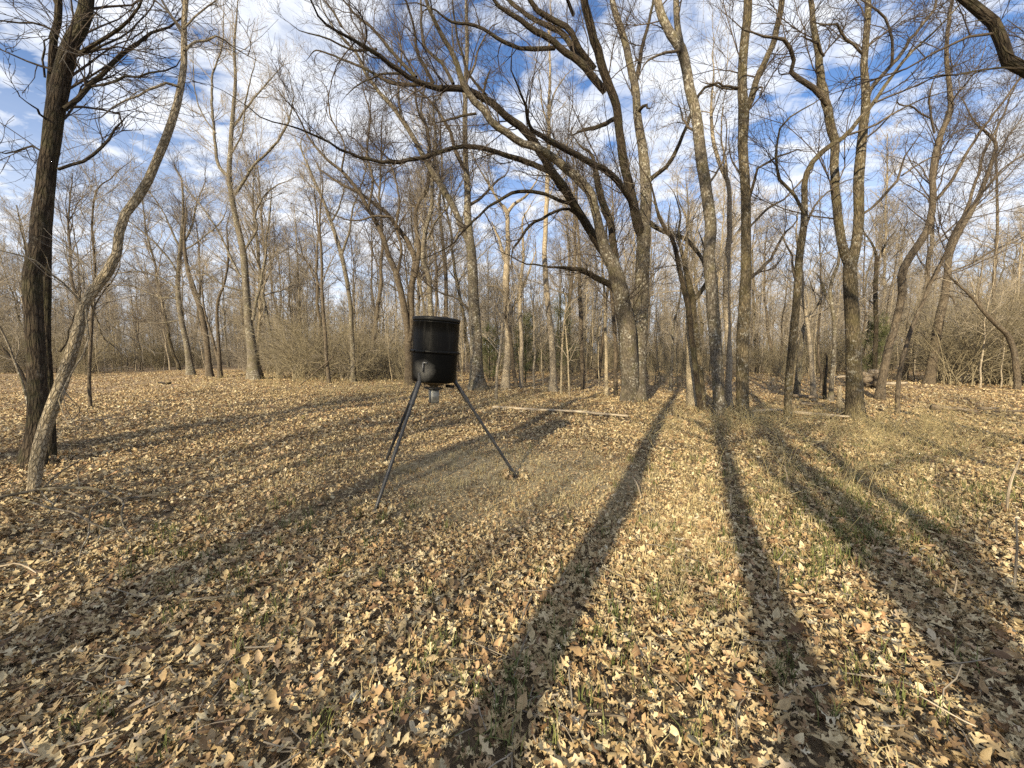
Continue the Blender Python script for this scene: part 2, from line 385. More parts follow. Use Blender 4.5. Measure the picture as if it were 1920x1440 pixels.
def hero(name, label, stems, bark='grey', twig='grey', depth=None, density=2.0, t0=0.5, scale=1.0, cat='tree', group=None, wmul=1.0, ext=3.0, flare=0.5, sides=14, fine=1.0, limb_bark=None, maxl1=170):
    """stems[0] is the trunk: rows (x, y, width in photo pixels); others (rows, drift)."""
    rows0 = stems[0][0]
    D = depth or gdepth(rows0[0][1])
    b0 = at(rows0[0][0], rows0[0][1], D)
    base = np.array([b0[0], b0[1], float(ground_z(b0[0], b0[1]))])
    root = empty(name, base); tag(root, label, cat, group)
    SP, SR, SL, Z = [], [], [], []
    for i, (rows, drift) in enumerate(stems):
        e = ext if rows[-1][1] <= 6 else 0.0
        d0 = D
        if i and len(stems[0]) > 1:   # a limb starts at the trunk's depth there
            y0, y1 = rows0[0][1], rows0[-1][1]
            d0 = D + stems[0][1] * np.clip((rows[0][1] - y0) / (y1 - y0 + 1e-6), 0, 1)
        P, W = stem_points(rows, d0, drift, i == 0, e, density > 0); W = [w_ * wmul for w_ in W]
        if i == 0: BASES.append((base[0], base[1], W[0]))
        L0 = np.linalg.norm(np.diff(np.array(P), axis=0), axis=1).sum()
        K = int(np.clip(L0 / 0.22, 10, 60))
        p, w, ln = smooth_path(P, W, K)
        wob = rng.normal(size=(K, 3)) * (0.012 if i == 0 else 0.036)
        wob[0] = 0; p = p + np.cumsum(wob, 0) * np.minimum(1, np.linspace(0, 3, K))[:, None] * 0.5
        v, q, c = tubes(p[None], w[None], sides if i == 0 else 9, 0.055 if i == 0 else 0.085, flare if i == 0 else 0.0)
        o = link('trunk' if i == 0 else 'limb', make_mesh('trunk' if i == 0 else 'limb', v - base, q, c), BARK[bark if i < 2 or not limb_bark else limb_bark], root)
        f = np.linspace(0, 1, 24); g = np.linspace(0, 1, K)
        SP.append(np.stack([np.interp(f, g, p[:, j]) for j in range(3)], 1)); SR.append(np.interp(f, g, w)); SL.append(ln)
        Z.append((t0, 1.0) if i == 0 else (0.12, 1.0))
    if density > 0:
        v, q, c = twig_cloud(np.array(SP), np.array(SR), SL, Z, density, scale, fine=fine, maxl1=maxl1)
        link('crown', make_mesh('crown', v - base, q, c), TWIG[twig], root)
    return root

BASES = []
# --- the two close trees by the left edge
hero('furrowed_tree', 'thick dark furrowed trunk standing behind the leaning pale tree', [
    ([(62, 868, 56), (63, 845, 47), (70, 790, 43), (72, 730, 42), (68, 613, 42), (64, 513, 44), (77, 467, 44), (88, 350, 41), (97, 283, 38), (107, 200, 40), (114, 150, 40), (127, 100, 35), (141, 60, 33), (163, 5, 31)], 0.3),
    ([(120, 205, 12), (157, 177, 12), (173, 162, 11), (207, 137, 10), (233, 115, 9), (277, 80, 7), (337, 60, 5)], 0.9),
    ([(146, 102, 10), (193, 73, 8), (233, 47, 7), (267, 10, 5), (280, -20, 4)], -0.5),
    ([(108, 318, 8), (160, 298, 8), (190, 280, 7), (213, 260, 6), (230, 235, 4)], 0.5),
    ([(173, 162, 6), (225, 152, 6), (277, 145, 5), (333, 128, 3)], -0.4),
    ([(148, 105, 6), (190, 85, 5), (235, 62, 4), (262, 30, 3), (285, -10, 3)], 0.8),
    ([(95, 232, 7), (78, 215, 6), (72, 200, 5), (60, 190, 4)], -0.3),
    ([(100, 130, 7), (60, 118, 5), (30, 104, 4), (0, 95, 3), (-50, 80, 2)], 0.4),
    ([(105, 60, 6), (60, 40, 5), (0, 35, 4), (-60, 20, 3)], 0.3),
    ([(95, 295, 6), (60, 275, 5), (20, 283, 4), (-40, 280, 3)], 0.6),
], 'dark', 'dark', depth=5.5, density=3.2, t0=0.45, scale=0.9, sides=20, flare=0.32, ext=4, wmul=0.94)
hero('shaded_stem', 'slender dark stem partly hidden behind the thick furrowed trunk', [
    ([(97, 872, 22), (96, 800, 19), (93, 720, 18), (89, 580, 17), (90, 480, 17), (93, 350, 17), (95, 200, 17), (97, 123, 17), (100, 67, 16), (107, 0, 15)], 0.0),
    ([(84, 145, 5), (82, 110, 5), (79, 70, 4), (79, 48, 3)], 0.0),
    ([(112, 660, 5), (125, 640, 4), (137, 590, 3), (150, 565, 3)], 0.3),
], 'dark', 'dark', depth=5.9, density=2.6, t0=0.5, scale=0.9)
hero('leaning_tree', 'pale tan crooked trunk leaning in front of the thick furrowed tree', [
    ([(58, 945, 34), (63, 925, 34), (73, 847, 39), (97, 770, 37), (127, 687, 33), (147, 623, 28), (162, 565, 27), (180, 545, 27), (203, 513, 27), (220, 480, 23), (224, 450, 22), (237, 400, 22), (263, 367, 23), (290, 307, 20), (310, 253, 20), (330, 200, 18), (340, 150, 16), (345, 100, 15), (345, 0, 12)], 0.5),
    ([(158, 575, 8), (147, 560, 6), (110, 520, 5), (83, 493, 5), (67, 483, 5), (20, 470, 4), (-30, 455, 3)], -0.5),
    ([(160, 577, 5), (163, 610, 5), (161, 645, 5), (147, 687, 5), (130, 720, 4), (118, 757, 4), (127, 773, 3)], -0.35),
    ([(338, 163, 8), (317, 155, 7), (290, 162, 6), (267, 173, 6), (232, 192, 5), (200, 212, 4)], -0.5),
    ([(346, 95, 7), (360, 82, 6), (373, 70, 6), (397, 62, 5), (420, 68, 4), (447, 88, 3)], 0.4),
    ([(344, 55, 5), (375, 22, 4), (400, 0, 3), (420, -25, 2)], 0.3),
    ([(170, 560, 6), (178, 600, 4), (190, 640, 4), (215, 680, 3)], 0.5),
    ([(190, 590, 3), (205, 610, 3), (225, 625, 3), (240, 640, 2)], 0.2),
    ([(158, 540, 5), (150, 515, 4), (130, 505, 3), (120, 490, 3)], 0.2),
], 'pale', 'grey', depth=4.15, density=2.6, t0=0.6, scale=0.8, sides=18, flare=0.14, ext=3, wmul=0.84)
# --- tree stems of the left clearing
hero('young_stem', 'thin dark young stem beyond the leaning pale tree', [
    ([(170, 767, 9), (167, 713, 8), (169, 647, 8), (173, 580, 7), (176, 500, 6), (172, 430, 5), (180, 360, 4)], 0.0),
    ([(172, 590, 4), (190, 550, 3), (215, 520, 3), (225, 480, 2)], 0.4),
], 'brown', 'grey', density=3.0, t0=0.3)
hero('forest_tree', 'tall pale-lit tree at the edge of the clearing, widely branched', [
    ([(479, 712, 27), (478, 700, 24), (472, 647, 19), (467, 613, 16), (462, 547, 14), (457, 480, 13), (450, 440, 12), (437, 383, 11), (430, 333, 10), (433, 283, 9), (437, 217, 8), (442, 150, 6), (440, 83, 5), (445, 20, 3)], 0),
    ([(430, 333, 7), (410, 310, 7), (403, 267, 6), (400, 200, 5), (403, 140, 4), (417, 93, 3), (420, 30, 2)], 0.5),
    ([(440, 365, 6), (452, 348, 6), (477, 310, 5), (507, 283, 5), (533, 250, 4), (550, 217, 3), (555, 180, 2)], -0.8),
    ([(436, 240, 5), (467, 200, 4), (493, 173, 3), (520, 143, 2)], 1.0),
    ([(455, 475, 5), (480, 430, 5), (475, 405, 4), (500, 360, 3), (540, 340, 2)], 0.6),
    ([(452, 520, 5), (430, 480, 5), (424, 465, 4), (405, 430, 4), (380, 395, 3), (350, 360, 2)], -0.5),
    ([(455, 545, 4), (420, 535, 4), (385, 515, 3), (350, 500, 2)], -1.0),
    ([(474, 600, 7), (482, 560, 6), (492, 530, 5), (500, 490, 5), (505, 440, 4), (510, 390, 3)], 1.2),
    ([(433, 290, 4), (455, 250, 3), (462, 200, 3), (480, 130, 2)], -0.6),
    ([(405, 250, 3), (380, 215, 3), (365, 170, 2), (362, 120, 2)], 0.5),
], 'grey', 'tan', density=2.4, t0=0.35, scale=1.0)
hero('forest_tree', 'bare tree with a fan of low spreading branches by the clearing', [
    ([(358, 702, 17), (355, 680, 14), (350, 647, 12), (340, 597, 11), (335, 547, 10), (337, 497, 9), (342, 450, 8), (345, 400, 6), (342, 340, 4)], 0),
    ([(338, 520, 5), (320, 490, 4), (290, 455, 4), (250, 420, 3), (220, 395, 2)], -1.0),
    ([(340, 470, 5), (320, 430, 4), (300, 390, 3), (270, 350, 2)], 0.5),
    ([(336, 545, 4), (300, 520, 4), (260, 510, 3), (215, 515, 2)], -0.5),
    ([(345, 455, 5), (362, 420, 4), (370, 380, 3), (385, 340, 2)], 0.6),
    ([(343, 470, 4), (380, 450, 3), (410, 425, 3), (425, 400, 2)], -0.6),
    ([(336, 560, 4), (290, 555, 3), (240, 535, 3), (190, 540, 2)], 0.8),
    ([(338, 600, 3), (300, 605, 3), (250, 600, 2), (215, 595, 2)], -0.8),
], 'grey', 'dark', density=4.4, t0=0.35, scale=1.1)
hero('forest_tree', 'tree with a trunk slanting towards the pale tree of low branches', [
    ([(393, 708, 15), (391, 680, 12), (383, 623, 12), (374, 580, 11), (363, 547, 11), (351, 500, 8), (346, 450, 6), (350, 400, 4)], 0.5),
    ([(381, 630, 5), (372, 600, 4), (360, 590, 3)], 0.3), ([(385, 640, 5), (378, 600, 4), (372, 560, 4), (380, 500, 3)], 1.0),
], 'brown', 'grey', density=2.2, t0=0.4)
hero('young_stem', 'slim dark curved trunk between the slanting tree and the pale-lit tree', [
    ([(412, 695, 10), (410, 650, 7), (406, 600, 6), (408, 560, 6), (420, 530, 5), (428, 480, 4), (425, 430, 3)], 0),
    ([(412, 690, 7), (404, 650, 6), (398, 620, 5), (385, 580, 4), (380, 540, 3)], 0.5)], 'brown', 'grey', depth=23, density=2.2, t0=0.4)
hero('young_stem', 'thin dark stem rising beside the olive thicket', [
    ([(617, 715, 8), (612, 670, 7), (610, 630, 6), (605, 560, 6), (603, 480, 5), (600, 420, 4), (606, 350, 3)], 0),
    ([(605, 545, 3), (590, 520, 3), (575, 490, 2)], 0.5)], 'brown', 'grey', depth=19, density=2.6, t0=0.4)
hero('forest_tree', 'slim tree with grey upright stem above the olive thicket', [
    ([(663, 705, 10), (660, 640, 9), (655, 560, 8), (640, 480, 8), (622, 420, 7), (608, 380, 6), (590, 340, 5), (570, 290, 4)], 0),
    ([(640, 480, 5), (655, 430, 4), (662, 380, 3), (680, 320, 3)], -0.6), ([(620, 418, 4), (640, 380, 3), (650, 330, 2)], 0.6)], 'grey', 'tan', depth=20, density=2.4, t0=0.45)
# --- trees behind the feeder
hero('forked_tree', 'straight forked tree with a thick lit trunk just beyond the black feeder', [
    ([(896, 729, 31), (894, 710, 24), (892, 630, 21), (888, 547, 19), (885, 480, 18), (881, 445, 16), (878, 400, 13), (878, 367, 12), (875, 300, 10), (873, 233, 9), (873, 167, 8), (877, 83, 7), (875, 0, 5)], 0),
    ([(879, 455, 13), (868, 430, 12), (853, 393, 11), (827, 347, 11), (800, 307, 10), (783, 277, 9), (767, 247, 9), (737, 207, 8), (700, 160, 6), (673, 110, 5), (640, 77, 4), (615, 40, 3)], -2.5),
    ([(875, 325, 8), (853, 283, 7), (840, 247, 6), (820, 213, 5), (800, 190, 4), (770, 163, 3)], -1.0),
    ([(878, 385, 6), (900, 372, 5), (925, 345, 4), (945, 330, 3)], 1.0),
    ([(888, 590, 5), (878, 580, 4), (860, 562, 3), (820, 545, 3), (790, 525, 2), (765, 500, 2)], -1.2),
    ([(875, 150, 5), (892, 120, 4), (905, 80, 3), (925, 45, 2)], 1.0),
    ([(800, 307, 5), (805, 250, 4), (785, 200, 4), (782, 140, 3), (760, 90, 2)], -0.5),
    ([(753, 225, 5), (745, 170, 4), (748, 100, 3), (735, 40, 2)], 0.8),
    ([(874, 200, 5), (862, 140, 4), (850, 90, 3), (846, 30, 2)], 0.8),
], 'grey', 'dark', limb_bark='brown', density=2.4, t0=0.4)
hero('twin_stem_tree', 'dark tree splitting low into two outward stems directly behind the feeder', [
    ([(768, 722, 17), (767, 680, 15), (764, 620, 13), (757, 570, 12), (742, 510, 11), (728, 478, 10), (715, 440, 9), (690, 393, 8), (667, 353, 7), (640, 320, 6), (605, 292, 5), (575, 255, 4), (555, 215, 3)], -2.0),
    ([(766, 640, 13), (773, 590, 12), (774, 547, 12), (784, 495, 10), (772, 462, 9), (757, 440, 9), (733, 407, 8), (707, 387, 7), (680, 370, 6), (650, 355, 5), (615, 330, 4)], 0.5),
    ([(778, 520, 9), (786, 470, 8), (783, 430, 8), (783, 383, 7), (800, 345, 7), (806, 283, 6), (800, 233, 5), (790, 200, 4), (800, 150, 3)], 1.0),
    ([(745, 515, 6), (752, 470, 5), (745, 420, 5), (750, 370, 4), (735, 310, 3)], 0.5),
    ([(690, 393, 5), (700, 340, 4), (690, 290, 4), (695, 220, 3), (680, 160, 2)], 0.5),
    ([(640, 320, 4), (645, 270, 3), (620, 220, 3), (610, 160, 2)], -0.5),
    ([(733, 407, 5), (700, 405, 4), (660, 412, 3), (620, 400, 3)], -1),
], 'brown', 'dark', limb_bark='brown', density=2.6, t0=0.4)
hero('forest_tree', 'narrow tree right behind the feeder barrel lid', [
    ([(812, 722, 12), (811, 650, 10), (810, 580, 10), (807, 523, 9), (797, 488, 9), (800, 440, 8), (812, 390, 7), (815, 330, 6), (822, 270, 5), (818, 200, 3)], 0),
    ([(801, 450, 4), (815, 420, 4), (835, 395, 3), (850, 370, 2)], -0.6)], 'grey', 'grey', depth=18, density=2.4, t0=0.4)
hero('forest_tree', 'straight thin dark tree showing just above the feeder lid', [
    ([(836, 715, 9), (836, 640, 8), (836, 560, 7), (834, 500, 7), (828, 440, 6), (823, 380, 5), (828, 320, 4), (825, 250, 3)], 0)], 'brown', 'grey', depth=24, density=2.4, t0=0.4)
hero('forest_tree', 'pale tree with a high fork between the lit trunk and the twin oak', [
    ([(947, 729, 15), (950, 690, 14), (953, 630, 13), (950, 580, 12), (950, 513, 12), (953, 467, 9), (953, 430, 8), (952, 396, 8), (938, 378, 5), (925, 355, 4), (905, 320, 3)], 0),
    ([(952, 398, 7), (962, 385, 6), (973, 377, 6), (993, 363, 4), (1010, 335, 3)], 0.6),
    ([(950, 500, 8), (944, 475, 7), (935, 450, 5), (926, 430, 4)], 0.2),
    ([(950, 560, 6), (935, 540, 5), (920, 537, 4)], -0.4),
    ([(953, 600, 5), (970, 560, 4), (985, 530, 4), (1000, 490, 3)], 0.5)], 'white', 'tan', depth=17, density=2.2, t0=0.45)
hero('forest_tree', 'slender pale trunk mid-way between the forked trees, straight and tall', [
    ([(1037, 731, 15), (1037, 700, 12), (1035, 647, 12), (1030, 597, 11), (1024, 530, 10), (1021, 480, 9), (1022, 450, 9), (1027, 367, 8), (1030, 267, 7), (1030, 200, 6), (1032, 130, 4), (1028, 60, 3)], 0),
    ([(1031, 205, 4), (1042, 170, 3), (1060, 140, 2)], 0.5), ([(1030, 235, 4), (1015, 200, 3), (1010, 150, 2)], -0.5),
    ([(1027, 330, 4), (1045, 290, 3), (1065, 270, 2)], 0.5)], 'white', 'tan', depth=16, density=2.2, t0=0.45)
for nm, lb, rows, bk, dp in [
    ('sapling', 'crooked whitish sapling standing out in front of the pale forked tree', [(930, 748, 6), (932, 697, 5), (938, 660, 5), (942, 625, 4), (943, 600, 4), (938, 588, 3), (930, 575, 2)], 'white', None),
    ('sapling', 'thin wavy pale sapling between pale trunks beyond the fallen log', [(1002, 730, 5), (1001, 690, 4), (1005, 660, 4), (1002, 640, 3), (1003, 600, 3), (1000, 570, 2)], 'white', None),
    ('sapling', 'slim pale sapling close beside the slender straight trunk', [(1052, 737, 5), (1054, 690, 4), (1056, 650, 4), (1060, 600, 3), (1064, 560, 2)], 'pale', None),
    ('sapling', 'very thin straight sapling nearest the slender pale trunk and log', [(1068, 742, 4), (1066, 700, 3), (1065, 660, 3), (1060, 610, 2)], 'pale', None),
    ('sapling', 'whitish stout stem behind the wavy pale sapling', [(977, 729, 8), (977, 690, 8), (978, 640, 8), (976, 590, 7), (977, 540, 6), (983, 480, 5), (980, 420, 4)], 'white', 17),
    ('sapling', 'dark bent stem behind the crooked whitish sapling', [(972, 733, 7), (965, 705, 7), (961, 670, 6), (957, 630, 5), (950, 590, 4), (955, 540, 3)], 'brown', 16.5),
    ('sapling', 'slim grey stem left of the twin oak, lit at its foot', [(1137, 738, 8), (1137, 700, 7), (1137, 663, 6), (1135, 600, 6), (1135, 563, 5), (1130, 500, 4), (1128, 440, 3)], 'pale', 15),
    ('sapling', 'dark stem touching the twin oak on its shaded flank', [(1155, 745, 9), (1154, 700, 8), (1155, 663, 8), (1153, 597, 7), (1148, 547, 6), (1146, 500, 5), (1140, 440, 4)], 'brown', 14.2),
    ('sapling', 'straight brown pole of a tree between log and twin oak', [(1093, 728, 8), (1091, 680, 8), (1088, 613, 8), (1085, 530, 7), (1083, 460, 5), (1078, 400, 4), (1080, 330, 3)], 'brown', 18),
    ('sapling', 'slender grey stem alone in the gap beyond the twin oak', [(1257, 735, 8), (1258, 700, 6), (1260, 650, 5), (1262, 610, 5), (1272, 570, 4), (1278, 520, 3)], 'grey', 17),
]:
    hero(nm, lb, [(rows, 0.0)], bk, 'tan', depth=dp, density=2.8, t0=0.35, scale=0.8, cat='sapling', sides=8, flare=0.2)
# --- the great twin oak
oak = hero('twin_oak', 'great twin-stemmed oak with a knot hole and arching limbs over the clearing', [
    ([(1191, 752, 38), (1192, 735, 34), (1192, 700, 33), (1195, 655, 31), (1199, 610, 29), (1202, 550, 27), (1203, 520, 26), (1205, 480, 24), (1206, 440, 24), (1209, 400, 20), (1210, 367, 19), (1207, 310, 18), (1203, 267, 16), (1193, 217, 14), (1190, 167, 13), (1180, 133, 12), (1170, 83, 11), (1153, 33, 10), (1143, 0, 9)], 0),
    ([(1180, 754, 38), (1180, 735, 34), (1180, 695, 33), (1177, 650, 31), (1172, 590, 30), (1161, 530, 28), (1148, 495, 24), (1134, 470, 20), (1121, 440, 17), (1108, 395, 15), (1097, 362, 15), (1070, 330, 15), (1037, 303, 14), (1010, 280, 13), (973, 267, 12), (940, 250, 12), (913, 233, 12), (893, 210, 12), (873, 190, 11), (853, 160, 10), (840, 117, 9), (820, 73, 8), (800, 37, 7), (783, 0, 6)], -4.5),
    ([(1205, 445, 18), (1196, 420, 18), (1180, 350, 15), (1170, 300, 15), (1163, 250, 14), (1153, 200, 14), (1137, 167, 14), (1120, 123, 15), (1103, 60, 14), (1088, 0, 12)], -2.5),
    ([(1134, 475, 16), (1112, 440, 15), (1087, 400, 15), (1057, 350, 15), (1033, 317, 14), (1010, 277, 14), (980, 233, 13), (947, 207, 12), (913, 180, 12), (880, 163, 11), (845, 158, 10), (813, 155, 9), (773, 140, 8), (740, 113, 8), (707, 90, 7), (673, 70, 6), (640, 50, 5), (600, 20, 4), (580, -10, 3)], -5.5),
    ([(1160, 530, 15), (1150, 470, 13), (1143, 430, 12), (1133, 400, 12), (1120, 362, 12), (1110, 330, 10), (1107, 308, 7)], 0.8),
    ([(1196, 420, 11), (1187, 383, 11), (1163, 347, 11), (1140, 327, 11), (1120, 317, 11), (1083, 300, 10), (1040, 273, 9), (1007, 257, 8), (980, 233, 6)], -4.0),
    ([(1045, 330, 10), (1033, 323, 9), (987, 303, 9), (940, 287, 8), (900, 278, 8), (857, 280, 7), (813, 290, 7), (773, 303, 6), (733, 308, 6), (697, 302, 5), (640, 273, 4), (600, 255, 4), (560, 240, 3)], -4.0),
    ([(1135, 172, 12), (1113, 147, 12), (1087, 117, 12), (1057, 97, 11), (1030, 77, 10), (993, 60, 9), (973, 43, 8), (940, 20, 6), (915, -5, 5)], -1.5),
    ([(1115, 130, 10), (1087, 93, 10), (1067, 57, 10), (1040, 40, 9), (1007, 23, 8), (993, 0, 7), (975, -20, 5)], -1.0),
    ([(1090, 120, 9), (1057, 67, 9), (1027, 50, 8), (987, 30, 7), (950, 3, 6), (930, -15, 4)], 0.8),
    ([(1040, 90, 7), (1000, 92, 7), (973, 88, 6), (940, 78, 6), (917, 60, 5), (893, 47, 5), (853, 42, 4), (815, 20, 3)], -1.5),
    ([(1155, 222, 8), (1127, 233, 7), (1103, 240, 6), (1083, 247, 4)], -0.8),
    ([(1212, 345, 8), (1223, 333, 8), (1250, 313, 7), (1267, 287, 7), (1280, 255, 6), (1297, 213, 6), (1310, 183, 5), (1330, 157, 5), (1352, 160, 4), (1380, 165, 3)], -1.5),
    ([(1213, 412, 9), (1225, 424, 9), (1250, 437, 8), (1285, 450, 8), (1305, 470, 7), (1320, 500, 6), (1324, 535, 4)], -1.0),
    ([(1190, 165, 8), (1200, 110, 7), (1207, 67, 6), (1220, 27, 5), (1225, -10, 4)], 0.8),
    ([(1168, 567, 13), (1160, 555, 13), (1147, 537, 12), (1117, 523, 10), (1080, 512, 8), (1055, 508, 6), (1033, 507, 4), (987, 502, 3)], -1.8),
    ([(1100, 412, 8), (1085, 405, 6), (1063, 391, 5), (1030, 402, 5), (1000, 415, 5), (975, 443, 4), (962, 470, 3)], -1.2),
    ([(1080, 385, 7), (1053, 377, 6), (1017, 363, 6), (980, 358, 6), (940, 370, 5), (907, 393, 4), (880, 420, 4), (843, 453, 3)], -2.2),
    ([(780, 145, 6), (740, 105, 6), (700, 60, 5), (660, 25, 4), (635, -5, 3)], 0.8),
    ([(813, 157, 6), (795, 125, 6), (780, 95, 5), (775, 50, 4), (760, 0, 3)], -0.8),
    ([(850, 157, 6), (830, 120, 6), (800, 90, 5), (793, 45, 4), (790, 0, 3)], 1.0),
    ([(813, 158, 6), (740, 157, 6), (693, 137, 5), (640, 113, 4), (590, 95, 3)], 0.6),
    ([(893, 213, 4), (857, 218, 4), (823, 227, 3)], -0.2),
    ([(900, 207, 5), (907, 177, 4), (917, 140, 3)], -0.2),
    ([(707, 92, 4), (665, 95, 4), (620, 75, 3), (570, 60, 2)], -0.8),
    ([(640, 50, 4), (620, 10, 3), (600, -20, 2)], 0.5),
    ([(913, 180, 5), (880, 140, 4), (868, 100, 4), (855, 40, 3), (852, -10, 2)], -1.0),
    ([(760, 135, 4), (735, 140, 4), (700, 145, 3), (660, 170, 2)], -0.5),
    ([(1075, 28, 6), (1062, -5, 5), (1050, -30, 3)], -1.0),
    ([(1193, 215, 6), (1208, 196, 5), (1214, 203, 3)], -0.6),
], 'grey', 'dark', depth=12.6, density=2.0, t0=0.6, scale=0.75, sides=22, flare=0.12, fine=1.0, limb_bark='dark', maxl1=420, wmul=1.07)
# knot hole and pale scar on the oak's foot
def blob(name, centre, axes, mat, parent, nu=14, nv=9, wob=0.1):
    th = np.linspace(0, 2 * math.pi, nu, endpoint=False); ph = np.linspace(0.02, math.pi - 0.02, nv)
    TH, PH = np.meshgrid(th, ph)
    r = 1 + wob * np.sin(3 * TH + 2 * PH) + wob * 0.6 * np.sin(5 * TH - 3 * PH)
    V = np.stack([r * np.sin(PH) * np.cos(TH), r * np.sin(PH) * np.sin(TH), r * np.cos(PH)], -1).reshape(-1, 3) * np.array(axes)
    i = np.arange(nu * nv).reshape(nv, nu); j = np.roll(i, -1, 1)
    Q = np.stack([i[:-1], i[1:], j[1:], j[:-1]], -1).reshape(-1, 4)
    return link(name, make_mesh(name, V, Q, V * 1.0 + 3), mat, parent, centre)
ob = np.array(oak.location)
def ring(name, centre, R0, r0, mat, parent, n=16, m=8, tilt=0.0):
    a = np.arange(n) / n * 2 * math.pi; b_ = np.arange(m) / m * 2 * math.pi
    A, B = np.meshgrid(a, b_, indexing='ij'); rr = r0 * (1 + 0.3 * np.sin(3 * A + 1) + 0.2 * np.sin(5 * A))
    V = np.stack([(R0 + rr * np.cos(B)) * np.cos(A), -rr * np.sin(B), (R0 * 1.1 + rr * np.cos(B)) * np.sin(A)], -1).reshape(-1, 3)
    i = np.arange(n * m).reshape(n, m); j = np.roll(i, -1, 0)
    Q = np.stack([i, j, np.roll(j, -1, 1), np.roll(i, -1, 1)], -1).reshape(-1, 4)
    return link(name, make_mesh(name, V, Q, V + 5), mat, parent, centre)
kp = at(1180, 667, 12.6) - ob
ring('knot_rim', kp + np.array([0, -0.33, 0]), 0.11, 0.05, BARK['grey'], oak)
blob('knot_hole', kp + np.array([0, -0.31, 0]), (0.105, 0.03, 0.11), BARK['char'], oak)
# --- trees beyond and beside the oak, right half
hero('forest_tree', 'tall mottled grey trunk curving towards the twin oak with a forked top', [
    ([(1350, 777, 26), (1349, 760, 23), (1343, 667, 23), (1336, 563, 24), (1331, 480, 23), (1333, 440, 23), (1330, 400, 22), (1318, 317, 21), (1307, 233, 19), (1292, 167, 18), (1283, 110, 18), (1273, 83, 19), (1257, 60, 16), (1240, 27, 15), (1233, 0, 14)], 0),
    ([(1278, 92, 12), (1271, 55, 11), (1269, 25, 11), (1270, 0, 10)], 0.5),
    ([(1282, 95, 5), (1255, 97, 5), (1228, 100, 4), (1205, 110, 3), (1195, 130, 2)], -1),
    ([(1310, 250, 6), (1290, 235, 4), (1275, 205, 3)], 0.8), ([(1325, 350, 5), (1345, 320, 4), (1360, 280, 3), (1365, 230, 2)], 0.8),
], 'grey', 'dark', limb_bark='brown', density=1.6, t0=0.6, flare=0.25, sides=16)
hero('forked_tree', 'dark olive trunk forking in a high V beside the mottled grey trunk', [
    ([(1392, 781, 27), (1392, 755, 24), (1392, 690, 24), (1393, 613, 24), (1397, 513, 21), (1398, 433, 19), (1395, 333, 18), (1390, 267, 18), (1392, 215, 20), (1388, 150, 17), (1395, 67, 17), (1402, 0, 16)], 0),
    ([(1394, 215, 15), (1407, 190, 13), (1420, 147, 13), (1440, 93, 12), (1453, 50, 12), (1463, 0, 11)], 0.8),
    ([(1402, 525, 8), (1410, 518, 8), (1427, 503, 7), (1443, 480, 6), (1460, 450, 5), (1480, 430, 4)], 0.8),
    ([(1405, 370, 6), (1412, 350, 6), (1420, 330, 5), (1432, 310, 5), (1468, 293, 4), (1505, 280, 3)], -1),
    ([(1406, 425, 5), (1440, 390, 5), (1467, 373, 4), (1510, 330, 4)], 0.4),
    ([(1390, 165, 5), (1375, 163, 5), (1352, 158, 4), (1333, 155, 3)], -0.3),
    ([(1410, 180, 4), (1425, 165, 4), (1432, 182, 3)], -0.5),
    ([(1390, 330, 4), (1372, 300, 3), (1365, 270, 2)], 0.8),
], 'olive', 'dark', limb_bark='brown', density=1.7, t0=0.55, flare=0.25, sides=16)
hero('forest_tree', 'slim olive trunk that bends over towards the two-stemmed tree high up', [
    ([(1477, 781, 17), (1477, 760, 15), (1481, 697, 15), (1488, 630, 16), (1497, 547, 16), (1503, 480, 16), (1509, 430, 14), (1510, 367, 12), (1513, 330, 11), (1530, 297, 11), (1563, 270, 11), (1590, 253, 10), (1613, 223, 9), (1640, 193, 9), (1663, 157, 8), (1707, 100, 7), (1753, 60, 5), (1800, 10, 4)], -1.5),
    ([(1508, 402, 7), (1487, 363, 6), (1460, 340, 6), (1457, 310, 5), (1463, 260, 4), (1473, 230, 4), (1513, 200, 3), (1560, 165, 2)], -0.6),
    ([(1500, 530, 6), (1490, 520, 6), (1487, 500, 5), (1483, 470, 4), (1470, 445, 3)], 0.3),
    ([(1590, 253, 5), (1640, 235, 5), (1690, 205, 4), (1740, 180, 3), (1800, 165, 2)], -0.6),
    ([(1640, 193, 5), (1690, 170, 4), (1750, 140, 3), (1830, 100, 2)], 0.4),
    ([(1511, 425, 5), (1530, 380, 4), (1560, 350, 3), (1600, 330, 2)], 0.5),
], 'olive', 'dark', limb_bark='brown', density=2.2, t0=0.5, flare=0.25)
